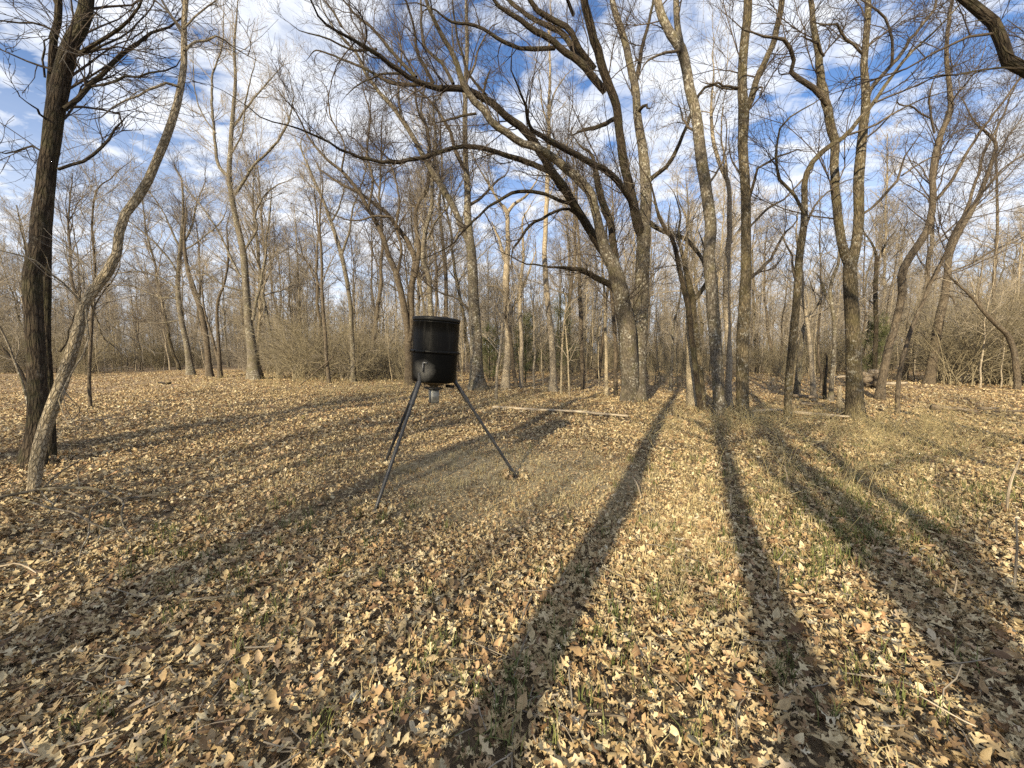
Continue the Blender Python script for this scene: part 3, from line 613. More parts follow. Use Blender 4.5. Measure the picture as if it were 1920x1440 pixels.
hero('two_stemmed_tree', 'stout trunk dividing at head height into two tall parallel stems', [
    ([(1604, 782, 40), (1603, 765, 35), (1602, 697, 31), (1599, 640, 29), (1598, 580, 29), (1595, 530, 29), (1596, 495, 27), (1606, 467, 21), (1611, 400, 20), (1610, 317, 20), (1619, 250, 18), (1625, 183, 17), (1622, 117, 14), (1627, 60, 13), (1630, 0, 12)], 0),
    ([(1596, 510, 22), (1588, 485, 21), (1579, 460, 20), (1573, 400, 18), (1570, 333, 17), (1570, 267, 17), (1557, 200, 17), (1547, 133, 16), (1537, 83, 14), (1532, 33, 12), (1530, 0, 11)], 0.4),
    ([(1552, 195, 13), (1543, 183, 12), (1520, 160, 11), (1490, 137, 10), (1492, 120, 8), (1493, 110, 8), (1487, 83, 8), (1470, 63, 7), (1440, 60, 5), (1410, 47, 3)], -0.8),
    ([(1626, 185, 11), (1634, 165, 10), (1663, 133, 9), (1697, 93, 8), (1727, 53, 7), (1763, 0, 6)], 0.5),
    ([(1622, 105, 7), (1613, 97, 6), (1587, 73, 6), (1573, 53, 5), (1547, 53, 4)], -0.5),
    ([(1672, 122, 6), (1674, 90, 6), (1673, 67, 5), (1657, 30, 5), (1613, 3, 3)], -0.3),
    ([(1612, 405, 6), (1640, 385, 6), (1670, 350, 6), (1690, 330, 5), (1700, 300, 4), (1720, 270, 3)], -0.5),
    ([(1690, 330, 4), (1730, 305, 4), (1770, 290, 3)], -0.3),
    ([(1545, 105, 5), (1530, 92, 5), (1505, 75, 3)], -0.3),
    ([(1618, 262, 4), (1645, 245, 4), (1670, 220, 3), (1680, 200, 2)], 0.4),
], 'olive', 'dark', limb_bark='brown', density=1.7, t0=0.5, flare=0.22, sides=18)
hero('swaying_tree', 'S-curved slanting trunk beyond the stout two-stemmed tree', [
    ([(1650, 742, 21), (1652, 720, 18), (1660, 680, 17), (1669, 640, 17), (1677, 613, 16), (1689, 555, 16), (1689, 515, 17), (1700, 490, 17), (1715, 465, 17), (1737, 430, 17), (1747, 383, 14), (1747, 317, 13), (1760, 260, 13), (1780, 207, 12), (1777, 150, 10), (1773, 100, 9), (1780, 30, 7), (1785, 0, 6)], 0),
    ([(1747, 382, 8), (1758, 372, 8), (1787, 337, 8), (1813, 290, 7), (1847, 233, 6), (1897, 167, 5), (1930, 110, 4)], -0.8),
    ([(1752, 250, 5), (1745, 220, 5), (1742, 190, 4), (1748, 150, 3)], -0.5),
    ([(1745, 222, 4), (1710, 208, 4), (1680, 197, 3)], -0.6),
    ([(1782, 190, 5), (1800, 170, 4), (1825, 140, 3), (1850, 90, 2)], 0.4),
], 'brown', 'dark', limb_bark='brown', density=2.4, t0=0.5, flare=0.3)
hero('slanting_tree', 'dark slanting trunk forking above a brush heap, farthest out of the stout ones', [
    ([(1741, 724, 24), (1744, 705, 21), (1753, 647, 21), (1760, 600, 19), (1767, 563, 17), (1773, 520, 15), (1778, 478, 14), (1795, 440, 12), (1812, 407, 12), (1833, 370, 11), (1847, 333, 10), (1862, 293, 9), (1866, 268, 8), (1852, 250, 7), (1830, 230, 5), (1815, 205, 3)], 0),
    ([(1775, 500, 9), (1783, 455, 9), (1800, 420, 9), (1820, 380, 8), (1838, 330, 7), (1845, 285, 6), (1870, 240, 5), (1900, 180, 4), (1925, 130, 3)], 0.6),
    ([(1830, 375, 6), (1860, 340, 5), (1895, 305, 4), (1930, 280, 3)], -0.5),
    ([(1772, 552, 6), (1784, 556, 5), (1792, 570, 3)], -0.4),
    ([(1782, 510, 5), (1820, 495, 5), (1860, 470, 4), (1910, 450, 3)], -1.0),
    ([(1862, 300, 4), (1890, 260, 4), (1920, 215, 3)], 0.5),
], 'brown', 'dark', limb_bark='brown', density=2.8, t0=0.45, flare=0.3)
hero('slanting_tree', 'thin slanting pole-like tree between the S-curved trunk and the open ground', [
    ([(1683, 776, 11), (1683, 745, 10), (1685, 715, 10), (1690, 680, 9), (1707, 623, 9), (1727, 573, 8), (1747, 523, 8), (1770, 478, 8), (1787, 430, 7), (1820, 385, 6), (1860, 340, 4), (1900, 300, 3)], 0.5),
    ([(1735, 560, 4), (1740, 520, 4), (1735, 470, 3), (1745, 420, 2)], 0.3)], 'brown', 'dark', limb_bark='brown', density=2.4, t0=0.4)
hero('bowed_tree', 'dark bowed trunk arching out of the dense brush', [
    ([(1908, 720, 15), (1905, 690, 14), (1902, 665, 13), (1890, 632, 13), (1867, 610, 12), (1845, 588, 10), (1822, 560, 8), (1800, 540, 6), (1780, 522, 4)], 0),
    ([(1850, 592, 5), (1840, 560, 4), (1850, 520, 3)], 0.4)], 'brown', 'tan', density=3.0, t0=0.35, depth=15.5)
hero('slanting_tree', 'dark narrow trunk slanting up to the oak from the mottled grey trunk', [
    ([(1314, 768, 12), (1309, 730, 11), (1303, 680, 11), (1296, 630, 10), (1288, 570, 10), (1278, 520, 9), (1264, 455, 8), (1248, 430, 7), (1235, 400, 6), (1225, 360, 4)], 0.5),
    ([(1264, 455, 4), (1250, 420, 3), (1252, 390, 2)], 0.3)], 'dark', 'grey', density=2.0, t0=0.5, depth=10.6)
hero('mossy_tree', 'mossy olive trunk forked low, tucked behind the mottled grey trunk', [
    ([(1319, 776, 12), (1318, 740, 11), (1311, 660, 11), (1304, 600, 12), (1300, 555, 13), (1292, 520, 9), (1283, 480, 7), (1275, 430, 5)], 0.3),
    ([(1302, 562, 9), (1314, 545, 9), (1324, 520, 8), (1326, 490, 6), (1318, 460, 5)], 0.2)], 'olive', 'grey', density=2.0, t0=0.5, depth=10.9)
hero('stub_trunk', 'short pale thick trunk foot beside the dark narrow slanting trunk', [
    ([(1297, 768, 19), (1296, 740, 16), (1294, 700, 14), (1293, 640, 12), (1291, 580, 9), (1288, 500, 7), (1290, 420, 5)], 0.3)], 'pale', 'tan', density=1.6, t0=0.5, depth=11.8)
hero('forest_tree', 'pale mossy stem squeezed between the mottled grey and dark olive trunks', [
    ([(1366, 765, 14), (1366, 720, 13), (1368, 663, 12), (1363, 563, 12), (1367, 480, 11), (1370, 440, 10), (1368, 350, 9), (1354, 317, 8), (1337, 267, 7), (1332, 200, 5), (1335, 130, 3)], 0.3),
    ([(1363, 330, 5), (1362, 290, 4), (1358, 240, 3), (1360, 190, 2)], 0.3), ([(1370, 455, 6), (1385, 430, 5), (1400, 400, 3)], 0.3)], 'white', 'tan', density=2.0, t0=0.45, depth=12.0)
hero('forest_tree', 'pale smooth trunk in front of the charred snag', [
    ([(1525, 740, 12), (1524, 715, 10), (1521, 663, 9), (1517, 613, 8), (1510, 563, 7), (1508, 510, 6), (1498, 450, 4)], 0),
    ([(1517, 600, 4), (1527, 575, 4), (1540, 555, 3)], 0.3)], 'white', 'tan', density=2.2, t0=0.4, depth=13.5)
hero('forest_tree', 'grey trunk just behind the slim olive bending tree', [
    ([(1494, 737, 14), (1496, 705, 12), (1500, 650, 9), (1505, 615, 8), (1520, 585, 6), (1535, 565, 5), (1545, 530, 3)], 0)], 'grey', 'grey', density=2.4, t0=0.4, depth=14.0)
hero('forest_tree', 'pale grey stem standing against the charred snag', [
    ([(1558, 740, 11), (1559, 715, 9), (1563, 650, 8), (1562, 600, 8), (1553, 547, 7), (1560, 515, 7), (1570, 490, 6), (1572, 440, 4)], 0),
    ([(1556, 570, 5), (1540, 540, 5), (1530, 520, 4)], 0.2)], 'grey', 'grey', density=2.2, t0=0.4, depth=13.3)
hero('charred_snag', 'burnt dark broken snag just behind the pale grey stem', [
    ([(1547, 732, 9), (1547, 715, 8), (1549, 690, 8), (1550, 672, 6), (1549, 664, 3), (1548, 660, 1)], 0)], 'dark', 'dark', density=0, depth=13.9, cat='snag', flare=0.1)
hero('forest_tree', 'dark straight trunk half hidden behind the stout two-stemmed tree', [
    ([(1640, 715, 11), (1641, 660, 10), (1643, 613, 9), (1642, 530, 9), (1644, 480, 7), (1640, 465, 6)], 0), ([(1642, 500, 5), (1655, 465, 5), (1668, 440, 3)], 0.3)], 'dark', 'grey', density=2.4, t0=0.35, depth=17)
hero('forest_tree', 'tall dark pole standing above the dense brush, nearly straight', [
    ([(1862, 700, 8), (1863, 620, 8), (1864, 540, 8), (1868, 480, 7), (1871, 400, 6), (1870, 330, 5), (1868, 260, 4)], 0)], 'brown', 'grey', density=2.4, t0=0.4, depth=20)
hero('young_stem', 'dead slanting stem crossing in front of the thick furrowed trunk foot', [
    ([(55, 765, 7), (45, 725, 6), (30, 680, 6), (15, 640, 5), (-5, 595, 4), (-30, 540, 3)], 0)], 'grey', 'grey', density=2.4, t0=0.3, depth=9.5)
hero('young_stem', 'dark leaning stem low beside the thick furrowed trunk foot', [
    ([(58, 745, 9), (40, 695, 8), (18, 665, 8), (-5, 640, 7), (-60, 590, 5)], 0)], 'dark', 'grey', density=2.4, t0=0.3, depth=10.5)
# overhanging limb in the top corner, on a tree that stands outside the picture
hero('overhanging_tree', 'near tree whose thick dark crooked limb hangs into the top corner', [
    ([(2260, 1010, 70), (2255, 800, 66), (2235, 560, 62), (2240, 330, 56), (2230, 120, 50), (2215, -80, 44), (2210, -260, 34)], 0),
    ([(2235, 230, 34), (2120, 215, 32), (2020, 185, 30), (1950, 135, 29), (1915, 112, 28), (1902, 86, 27), (1897, 50, 26), (1873, 20, 25), (1838, -5, 22), (1790, -60, 18), (1700, -120, 12), (1640, -150, 8)], 0.4),
    ([(1935, 130, 6), (1880, 128, 5), (1800, 135, 4), (1740, 140, 3)], 0.2),
    ([(1925, 118, 6), (1900, 105, 5), (1870, 80, 4), (1848, 45, 3), (1800, 40, 2)], 0.2)], 'dark', 'dark', depth=4.6, density=1.3, t0=0.7, scale=0.7, ext=2)

# ------------------------------------------------------------------ woodland trees built once, then copied
def proto_tree(name, height, r0, first, n1, twig, bark, spread=1.0, lean=0.0, n2=9, n3=5, n4=2, upr=0.16, wk=1.0):
    root = empty(name)
    K = 22
    z = np.linspace(-0.15, height, K)
    wob = np.cumsum(rng.normal(size=(K, 2)) * 0.055 * height / 16, 0); wob[:2] = 0; wob *= wk
    bow = rng.normal(size=2) * 0.02 * height * wk
    P = np.stack([wob[:, 0] + lean * z + bow[0] * np.sin(z / height * 3), wob[:, 1] + bow[1] * np.sin(z / height * 3), z], 1)[None]
    Rd = (r0 * np.linspace(1, 0.12, K) ** 0.8)[None]
    v, q, c = tubes(P, Rd, 9, 0.05, 0.4)
    link('trunk', make_mesh('trunk', v, q, c), BARK[bark], root)
    P1, R1 = grow(P, Rd, np.array([n1]), first, 0.99, (R(28), R(62)), lambda i, t: height * spread * (0.36 - 0.24 * (t - first) / (1 - first)), 10, up=upr, jit=0.13, rratio=0.55, rend=0.25, rmin=0.014)
    l1 = np.linalg.norm(np.diff(P1, axis=1), axis=-1).sum(1)
    P2, R2 = grow(P1, R1, np.full(len(P1), n2), 0.15, 1.0, (R(25), R(60)), lambda i, t: l1[i] * (0.5 - 0.25 * t), 6, up=0.12, jit=0.18, rratio=0.6, rend=0.35, rmin=0.008)
    l2 = np.linalg.norm(np.diff(P2, axis=1), axis=-1).sum(1)
    P3, R3 = grow(P2, R2, np.full(len(P2), n3), 0.2, 1.0, (R(25), R(60)), lambda i, t: l2[i] * (0.6 - 0.25 * t), 4, up=0.1, jit=0.2, rratio=0.65, rend=0.5, rmin=0.0055, rmax=0.014)
    l3 = np.linalg.norm(np.diff(P3, axis=1), axis=-1).sum(1)
    P4, R4 = grow(P3, R3, np.full(len(P3), n4), 0.25, 1.0, (R(25), R(55)), lambda i, t: l3[i] * 0.6 + 0.1, 3, up=0.1, jit=0.2, rratio=0.8, rend=0.6, rmin=0.005, rmax=0.008)
    v, q, c = merge([tubes(P1, R1, 6), tubes(P2, R2, 4), tubes(P3, R3, 3), tubes(P4, R4, 3)])
    link('crown', make_mesh('crown', v, q, c), TWIG[twig], root)
    return root
def proto_sapling(name, height, r0, twig, bark, n1=16):
    root = empty(name); K = 14
    z = np.linspace(-0.1, height, K); wob = np.cumsum(rng.normal(size=(K, 2)) * 0.03 * height / 5, 0); wob[:2] = 0
    P = np.stack([wob[:, 0], wob[:, 1], z], 1)[None]; Rd = (r0 * np.linspace(1, 0.2, K))[None]
    v, q, c = tubes(P, Rd, 6, 0.04, 0.2); link('stem', make_mesh('stem', v, q, c), BARK[bark], root)
    P1, R1 = grow(P, Rd, np.array([n1]), 0.25, 1.0, (R(30), R(65)), lambda i, t: height * (0.3 - 0.15 * t), 6, up=0.12, jit=0.16, rratio=0.6, rend=0.35, rmin=0.006)
    l1 = np.linalg.norm(np.diff(P1, axis=1), axis=-1).sum(1)
    P2, R2 = grow(P1, R1, np.full(len(P1), 6), 0.2, 1.0, (R(25), R(60)), lambda i, t: l1[i] * 0.45, 4, up=0.1, jit=0.2, rratio=0.7, rend=0.5, rmin=0.004)
    l2 = np.linalg.norm(np.diff(P2, axis=1), axis=-1).sum(1)
    P3, R3 = grow(P2, R2, np.full(len(P2), 3), 0.2, 1.0, (R(25), R(60)), lambda i, t: l2[i] * 0.55, 3, up=0.1, jit=0.2, rratio=0.8, rend=0.6, rmin=0.0035)
    v, q, c = merge([tubes(P1, R1, 4), tubes(P2, R2, 3), tubes(P3, R3, 3)])
    link('crown', make_mesh('crown', v, q, c), TWIG[twig], root)
    return root
def proto_shrub(name, height, twig, stems=14, arch=0.0, dens=7):
    root = empty(name); K = 9
    a = rng.uniform(0, 6.28, stems); tilt = rng.uniform(0.05, 0.55, stems); P = np.zeros((stems, K, 3))
    P[:, 0] = np.stack([rng.normal(size=stems) * 0.25, rng.normal(size=stems) * 0.25, np.full(stems, -0.08)], 1)
    d = np.stack([np.cos(a) * np.sin(tilt), np.sin(a) * np.sin(tilt), np.cos(tilt)], 1)
    h = height * rng.uniform(0.55, 1.1, stems)
    for k in range(1, K):
        d = norm(d + rng.normal(size=(stems, 3)) * 0.1 + np.stack([np.cos(a), np.sin(a), -np.ones(stems)], 1) * arch * k / K)
        P[:, k] = P[:, k - 1] + d * (h / (K - 1))[:, None]
    Rd = 0.014 * np.linspace(1, 0.3, K)[None] * rng.uniform(0.6, 1.3, (stems, 1))
    P2, R2 = grow(P, Rd, np.full(stems, dens), 0.15, 1.0, (R(25), R(65)), lambda i, t: h[i] * 0.34, 5, up=0.05, jit=0.2, rratio=0.7, rend=0.4, rmin=0.005)
    l2 = np.linalg.norm(np.diff(P2, axis=1), axis=-1).sum(1)
    P3, R3 = grow(P2, R2, np.full(len(P2), 6), 0.15, 1.0, (R(25), R(65)), lambda i, t: l2[i] * 0.5, 3, up=0.05, jit=0.22, rratio=0.8, rend=0.6, rmin=0.0035)
    v, q, c = tubes(P, Rd, 5); link('stem', make_mesh('stem', v, q, c), TWIG[twig], root)
    v, q, c = merge([tubes(P2, R2, 3), tubes(P3, R3, 3)])
    link('foliage', make_mesh('foliage', v, q, c), TWIG[twig], root)
    return root
PT = [proto_tree('woodland_tree', 19, 0.18, 0.36, 24, 'grey', 'grey'),
      proto_tree('woodland_tree', 17, 0.14, 0.30, 26, 'tan', 'pale', 0.9),
      proto_tree('woodland_tree', 20, 0.20, 0.42, 22, 'dark', 'brown', 1.0, 0.04),
      proto_tree('woodland_tree', 15, 0.11, 0.26, 26, 'grey', 'brown', 0.85, -0.06),
      proto_tree('woodland_tree', 18, 0.15, 0.34, 24, 'tan', 'olive', 1.1, 0.08),
      proto_tree('woodland_tree', 13, 0.085, 0.22, 24, 'grey', 'white', 0.8)]
PS = [proto_sapling('slim_sapling', 6.0, 0.035, 'tan', 'pale'), proto_sapling('slim_sapling', 4.6, 0.026, 'tan', 'grey'),
      proto_sapling('slim_sapling', 7.5, 0.05, 'grey', 'brown', 22), proto_sapling('slim_sapling', 5.2, 0.03, 'pale', 'white', 12)]
PB = [proto_shrub('bare_shrub', 2.6, 'brush', 15, 0.10), proto_shrub('bare_shrub', 3.4, 'brush', 17, 0.16, 8), proto_shrub('bare_shrub', 1.7, 'brush', 13, 0.05), proto_shrub('bare_shrub', 3.0, 'grey', 16, 0.2, 8)]
used = set()
def place(protos, k, x, y, sc=1.0, label='', cat='tree', group=None):
    r = protos[k]
    o = r if id(r) not in used else copy_tree(r)
    used.add(id(r))
    o.location = (x, y, float(ground_z(x, y)) - 0.02); o.rotation_euler = (rng.normal() * 0.025, rng.normal() * 0.025, rng.uniform(0, 6.28)); o.scale = (sc, sc, sc * rng.uniform(0.92, 1.08))
    tag(o, label, cat, group)
    return o
def min_depth(px):
    for lim, d in ((200, 26), (455, 33), (560, 22.5), (760, 20.5), (1000, 18.5), (1240, 18.5), (1480, 15.5), (2300, 16)):
        if px < lim: return d
    return 14
pts = []
def scatter(n, y0, y1, gap, fn, widen=1.0, pxr=(-250, 2170)):
    made = 0; tries = 0
    while made < n and tries < n * 60:
        tries += 1
        y = y0 + (y1 - y0) * rng.uniform() ** 0.75
        px = rng.uniform(*pxr); x = (px - CX) / F * y * widen
        if y < min_depth(px): continue
        if any((x - a) ** 2 + (y - b) ** 2 < gap ** 2 for a, b in pts): continue
        pts.append((x, y)); fn(x, y); made += 1
def where(px):
    for lim, w in ((190, 'behind the thick furrowed trunk'), (500, 'at the back of the open clearing'), (760, 'behind the olive thicket'), (1000, 'in the woods beyond the feeder'),
                   (1240, 'in the woods behind the twin oak'), (1460, 'in the woods behind the mottled grey trunk'), (1700, 'in the woods behind the stout two-stemmed tree')):
        if px < lim: return w
    return 'in the woods behind the dense brush'
TL = ['tall grey bare tree', 'pale tan-barked bare tree', 'big brown-barked bare tree', 'slim grey bare tree', 'olive-barked leaning bare tree', 'thin whitish bare tree']
SLB = ['pale slim sapling', 'short grey sapling', 'tall brown sapling', 'whitish slim sapling']
BL = ['tan twiggy shrub', 'tall arching tan shrub', 'low tan shrub', 'grey twiggy shrub']
def bg_tree(x, y):
    k = int(rng.integers(0, 6)); place(PT, k, x, y, rng.uniform(0.62, 0.98), TL[k] + ' ' + where(CX + x / y * F), 'tree', 'bare trees in the dense woods')
def bg_sapling(x, y):
    k = int(rng.integers(0, 4)); place(PS, k, x, y, rng.uniform(0.7, 1.25), SLB[k] + ' ' + where(CX + x / y * F), 'sapling', 'slim saplings in the woods')
def shrub_at(lb, grp, sc=(0.8, 1.2), ks=(0, 1, 2, 3)):
    def f(x, y):
        k = int(rng.choice(ks)); place(PB, k, x, y, rng.uniform(*sc), BL[k] + ' ' + (lb or where(CX + x / y * F)), 'shrub', grp)
    return f
scatter(95, 18, 50, 1.7, bg_tree)
scatter(170, 16, 36, 0.55, bg_sapling)
scatter(24, 19.5, 26, 1.0, shrub_at('in the olive thicket between clearing and feeder', 'shrubs of the olive thicket', (0.9, 1.45)), pxr=(490, 770))
scatter(26, 16.2, 22, 0.9, shrub_at('in the dense brush past the dark slanting trunk', 'shrubs of the dense brush', (1.2, 2.0), (0, 1, 3)), pxr=(1775, 2120))
scatter(46, 17, 32, 0.9, shrub_at(None, 'low shrubs between the trunks', (0.7, 1.1)))

# trees behind the camera, known by their long shadows on the leaf litter
sdir = np.array([math.sin(SUN_AZ), math.cos(SUN_AZ)])
PT.append(proto_tree('woodland_tree', 18, 0.155, 0.46, 15, 'grey', 'grey', 0.9, 0.0, 7, 3, 1, 0.16, 0.3))
for gpx, gpy, s, k, sc, zs in [(1185, 900, 9.0, 6, 1.05, 1), (1437, 1050, 10.0, 6, 1.1, 0.6), (1715, 1100, 11.0, 6, 1.1, 0.75), (449, 1007, 10.0, 6, 1.2, 0.75), (449, 910, 14.0, 6, 0.7, 1.1),
                           (-60, 1010, 15.0, 6, 0.8, 1), (-300, 900, 16.0, 6, 0.9, 1), (1900, 880, 17.0, 6, 1.1, 1), (150, 830, 20, 6, 1.1, 1), 
                           (100, 1330, 27, 0, 0.8, 1), (-900, 1100, 26, 2, 0.9, 1), (1880, 1130, 13, 6, 1.0, 0.8), (240, 905, 18, 6, 0.65, 1.2), (300, 1120, 12, 6, 0.7, 0.8), (620, 1330, 13, 6, 0.75, 0.55),
                           (-100, 820, 24, 6, 1.0, 1), (350, 800, 26, 6, 0.95, 1), (1800, 1330, 12, 6, 0.9, 0.6), (1990, 800, 22, 6, 0.9, 1), (830, 800, 30, 6, 0.55, 1.1)]:
    G = at_z(gpx, gpy)[:2] - sdir * s
    o = place(PT, k, G[0], G[1], sc, 'bare tree standing behind the viewer, seen only by its long shadow', 'tree', 'trees behind the viewer')
    o.scale.z *= zs; o.rotation_euler.x *= 0.3; o.rotation_euler.y *= 0.3

# far woods: one mass
def gn_scatter(name, P, rot, scl, idx, coll, mat=None):
    me = bpy.data.meshes.new(name); me.vertices.add(len(P)); me.vertices.foreach_set('co', np.asarray(P, np.float32).ravel())
    a = me.attributes.new('rot', 'FLOAT_VECTOR', 'POINT'); a.data.foreach_set('vector', np.asarray(rot, np.float32).ravel())
    a = me.attributes.new('scl', 'FLOAT', 'POINT'); a.data.foreach_set('value', np.asarray(scl, np.float32))
    a = me.attributes.new('idx', 'INT', 'POINT'); a.data.foreach_set('value', np.asarray(idx, np.int32))
    o = bpy.data.objects.new(name, me); COL.objects.link(o)
    g = bpy.data.node_groups.new(name, 'GeometryNodeTree')
    g.interface.new_socket('Geometry', in_out='INPUT', socket_type='NodeSocketGeometry'); g.interface.new_socket('Geometry', in_out='OUTPUT', socket_type='NodeSocketGeometry')
    gi, go = g.nodes.new('NodeGroupInput'), g.nodes.new('NodeGroupOutput')
    ip = g.nodes.new('GeometryNodeInstanceOnPoints'); ci = g.nodes.new('GeometryNodeCollectionInfo')
    ci.inputs[0].default_value = coll; ci.inputs['Separate Children'].default_value = True; ci.inputs['Reset Children'].default_value = True
    def attr(nm, typ):
        n = g.nodes.new('GeometryNodeInputNamedAttribute'); n.data_type = typ; n.inputs[0].default_value = nm; return n.outputs[0]
    er = g.nodes.new('FunctionNodeEulerToRotation'); g.links.new(attr('rot', 'FLOAT_VECTOR'), er.inputs[0])
    g.links.new(gi.outputs[0], ip.inputs['Points']); g.links.new(ci.outputs[0], ip.inputs['Instance'])
    ip.inputs['Pick Instance'].default_value = True
    g.links.new(attr('idx', 'INT'), ip.inputs['Instance Index']); g.links.new(er.outputs[0], ip.inputs['Rotation']); g.links.new(attr('scl', 'FLOAT'), ip.inputs['Scale'])
    g.links.new(ip.outputs[0], go.inputs[0])
    m = o.modifiers.new('scatter', 'NODES'); m.node_group = g
    return o
tree_coll = bpy.data.collections.new('tree_meshes'); scene.collection.children.link(tree_coll)
for r in PT + PS + PB:
    for ch in r.children:
        COL.objects.unlink(ch); tree_coll.objects.link(ch)
names = sorted([o.name for o in tree_coll.objects])
order = {n: i for i, n in enumerate(names)}
fp, fr, fs, fi = [], [], [], []
for _ in range(420):
    y = 46 + 80 * rng.uniform() ** 1.1; x = rng.uniform(-1.6, 1.6) * y
    k = int(rng.integers(0, 6)); rz = rng.uniform(0, 6.28); s = rng.uniform(0.5, 0.86)
    for ch in PT[k].children:
        fp.append((x, y, float(ground_z(x, y)))); fr.append((0, 0, rz)); fs.append(s); fi.append(order[ch.name])
for _ in range(2100):
    y = 30 + 80 * rng.uniform() ** 1.3; x = rng.uniform(-1.55, 1.55) * y
    if y < min_depth(CX + x / y * F) + 2: continue
    r_ = (PB + PS + PS)[int(rng.integers(0, 12))]; rz = rng.uniform(0, 6.28); s = rng.uniform(0.9, 1.6)
    for ch in r_.children:
        fp.append((x, y, float(ground_z(x, y)))); fr.append((0, 0, rz)); fs.append(s); fi.append(order[ch.name])
far = gn_scatter('far_woods', fp, fr, fs, fi, tree_coll)
tag(far, 'distant mass of bare trees closing off the woods', 'woods', None, 'stuff')

# ------------------------------------------------------------------ fallen leaves
def leaf_mat():
    m, t, b = new_mat('dry_oak_leaf')
    oi = nn(t, 'ShaderNodeObjectInfo')
    col = ramp(t, oi.outputs['Random'], [(0.0, (0.13, 0.075, 0.038)), (0.12, (0.23, 0.145, 0.072)), (0.28, (0.33, 0.232, 0.116)), (0.48, (0.41, 0.31, 0.165)), (0.68, (0.48, 0.385, 0.22)), (0.86, (0.55, 0.465, 0.29)), (0.94, (0.35, 0.205, 0.10)), (1.0, (0.60, 0.54, 0.39))])
    tcx = nn(t, 'ShaderNodeTexCoord')
    bl = ramp(t, noise(t, tcx.outputs['Object'], 30.0, 5.0, 0.7), [(0.3, (0.7, 0.68, 0.66)), (0.7, (1.1, 1.1, 1.1))])
    col = mixc(t, 1.0, col, bl, 'MULTIPLY')
    t.links.new(col, b.inputs['Base Color']); b.inputs['Roughness'].default_value = 0.62; b.inputs['Specular IOR Level'].default_value = 0.35
    return m
LEAF = leaf_mat()
def leaf_outline(kind):
    """half outline (s along the leaf, half width) of an oak-like leaf of unit length"""
    if kind == 0:   # deep pointed lobes
        return [(0, .012), (.10, .02), (.16, .16), (.22, .05), (.30, .055), (.40, .30), (.47, .33), (.46, .12), (.55, .07), (.66, .27), (.76, .30), (.72, .09), (.80, .06), (.90, .15), (1.0, .0)]
    if kind == 1:   # rounder lobes
        return [(0, .012), (.12, .03), (.22, .13), (.28, .17), (.33, .08), (.42, .09), (.50, .25), (.58, .27), (.62, .13), (.70, .12), (.78, .22), (.86, .2), (.93, .1), (1.0, .0)]
    if kind == 2:   # plain oval
        return [(0, .01), (.1, .06), (.25, .16), (.45, .23), (.65, .2), (.85, .1), (1.0, .0)]
    return [(0, .012), (.14, .03), (.26, .2), (.34, .24), (.35, .08), (.5, .08), (.6, .3), (.7, .36), (.68, .12), (.84, .1), (.95, .12), (1.0, 0)]
def make_leaf(kind, curl, fold, twist):
    o = leaf_outline(kind); n = len(o)
    jl = 1 + rng.normal(size=n) * 0.13; jr = 1 + rng.normal(size=n) * 0.13
    V = []
    for i, (s, w) in enumerate(o):
        V += [(s, w * jl[i]), (s, 0.0), (s, -w * jr[i])]
    V = np.array(V); V[1::3, 0] = np.maximum.accumulate(np.linspace(0, 1, n) * 0.5 + V[1::3, 0] * 0.5)
    x, y = V[:, 0] - 0.45, V[:, 1]
    z = curl * (x ** 2) * 1.2 + fold * np.abs(y) + twist * x * y * 2 + 0.03 * np.sin(9 * x + 5 * y + curl * 20) - 0.06 * curl
    P = np.stack([x, y, z], 1) * 0.115
    T, Q = [], []
    for i in range(n - 1):
        a = i * 3
        Q += [(a, a + 1, a + 4, a + 3), (a + 1, a + 2, a + 5, a + 4)]
    me = make_mesh('fallen_leaf', P, np.array(Q), None, None, True)
    me.materials.append(LEAF); return me
leaf_meshes = [make_leaf(k, c, f, t) for k, c, f, t in [(0, 0.5, 0.25, 0.1), (0, -0.6, -0.3, 0.4), (0, 0.9, 0.6, -0.4), (1, 0.5, 0.2, 0.3), (1, -0.7, 0.5, -0.3), (2, 0.9, 0.7, 0.2), (2, -0.4, -0.5, 0.5), (3, 0.4, 0.3, 0.2), (3, -0.8, 0.2, -0.5), (0, 1.3, -0.5, 0.6), (1, 1.4, 0.8, 0.0), (3, 0.7, -0.6, 0.3)]]
leaf_coll = bpy.data.collections.new('leaf_meshes'); scene.collection.children.link(leaf_coll)
lp = []
while len(lp) < 300:
    y = rng.uniform(1.25, 2.5); x = rng.uniform(-1, 1) * 1.36 * y
    if all((x - a) ** 2 + (y - b) ** 2 < 9 and (x - a) ** 2 + (y - b) ** 2 > 0.10 ** 2 for a, b in lp[-0:] if abs(x - a) < 0.1) or not lp: lp.append((x, y))
for i, (x, y) in enumerate(lp):
    o = bpy.data.objects.new('leaf', leaf_meshes[i % 12])
    (leaf_coll if i < 12 else COL).objects.link(o); o.parent = ground
    s = rng.uniform(0.5, 0.86); o.scale = (s, s, s)
    o.location = (x, y, float(ground_z(x, y)) + 0.045 + rng.uniform(0, 0.015))
    o.rotation_euler = (rng.normal() * 0.3, rng.normal() * 0.3, rng.uniform(0, 6.28))
def worn(x, y):     # 1 at the worn patch under the feeder
    return np.clip(1.25 - np.hypot((x + 0.55) / 2.5, (y - 5.1) / 1.9), 0, 1)
feeder_feet = [at_z(703, 957), at_z(968, 893), at_z(720, 878)]
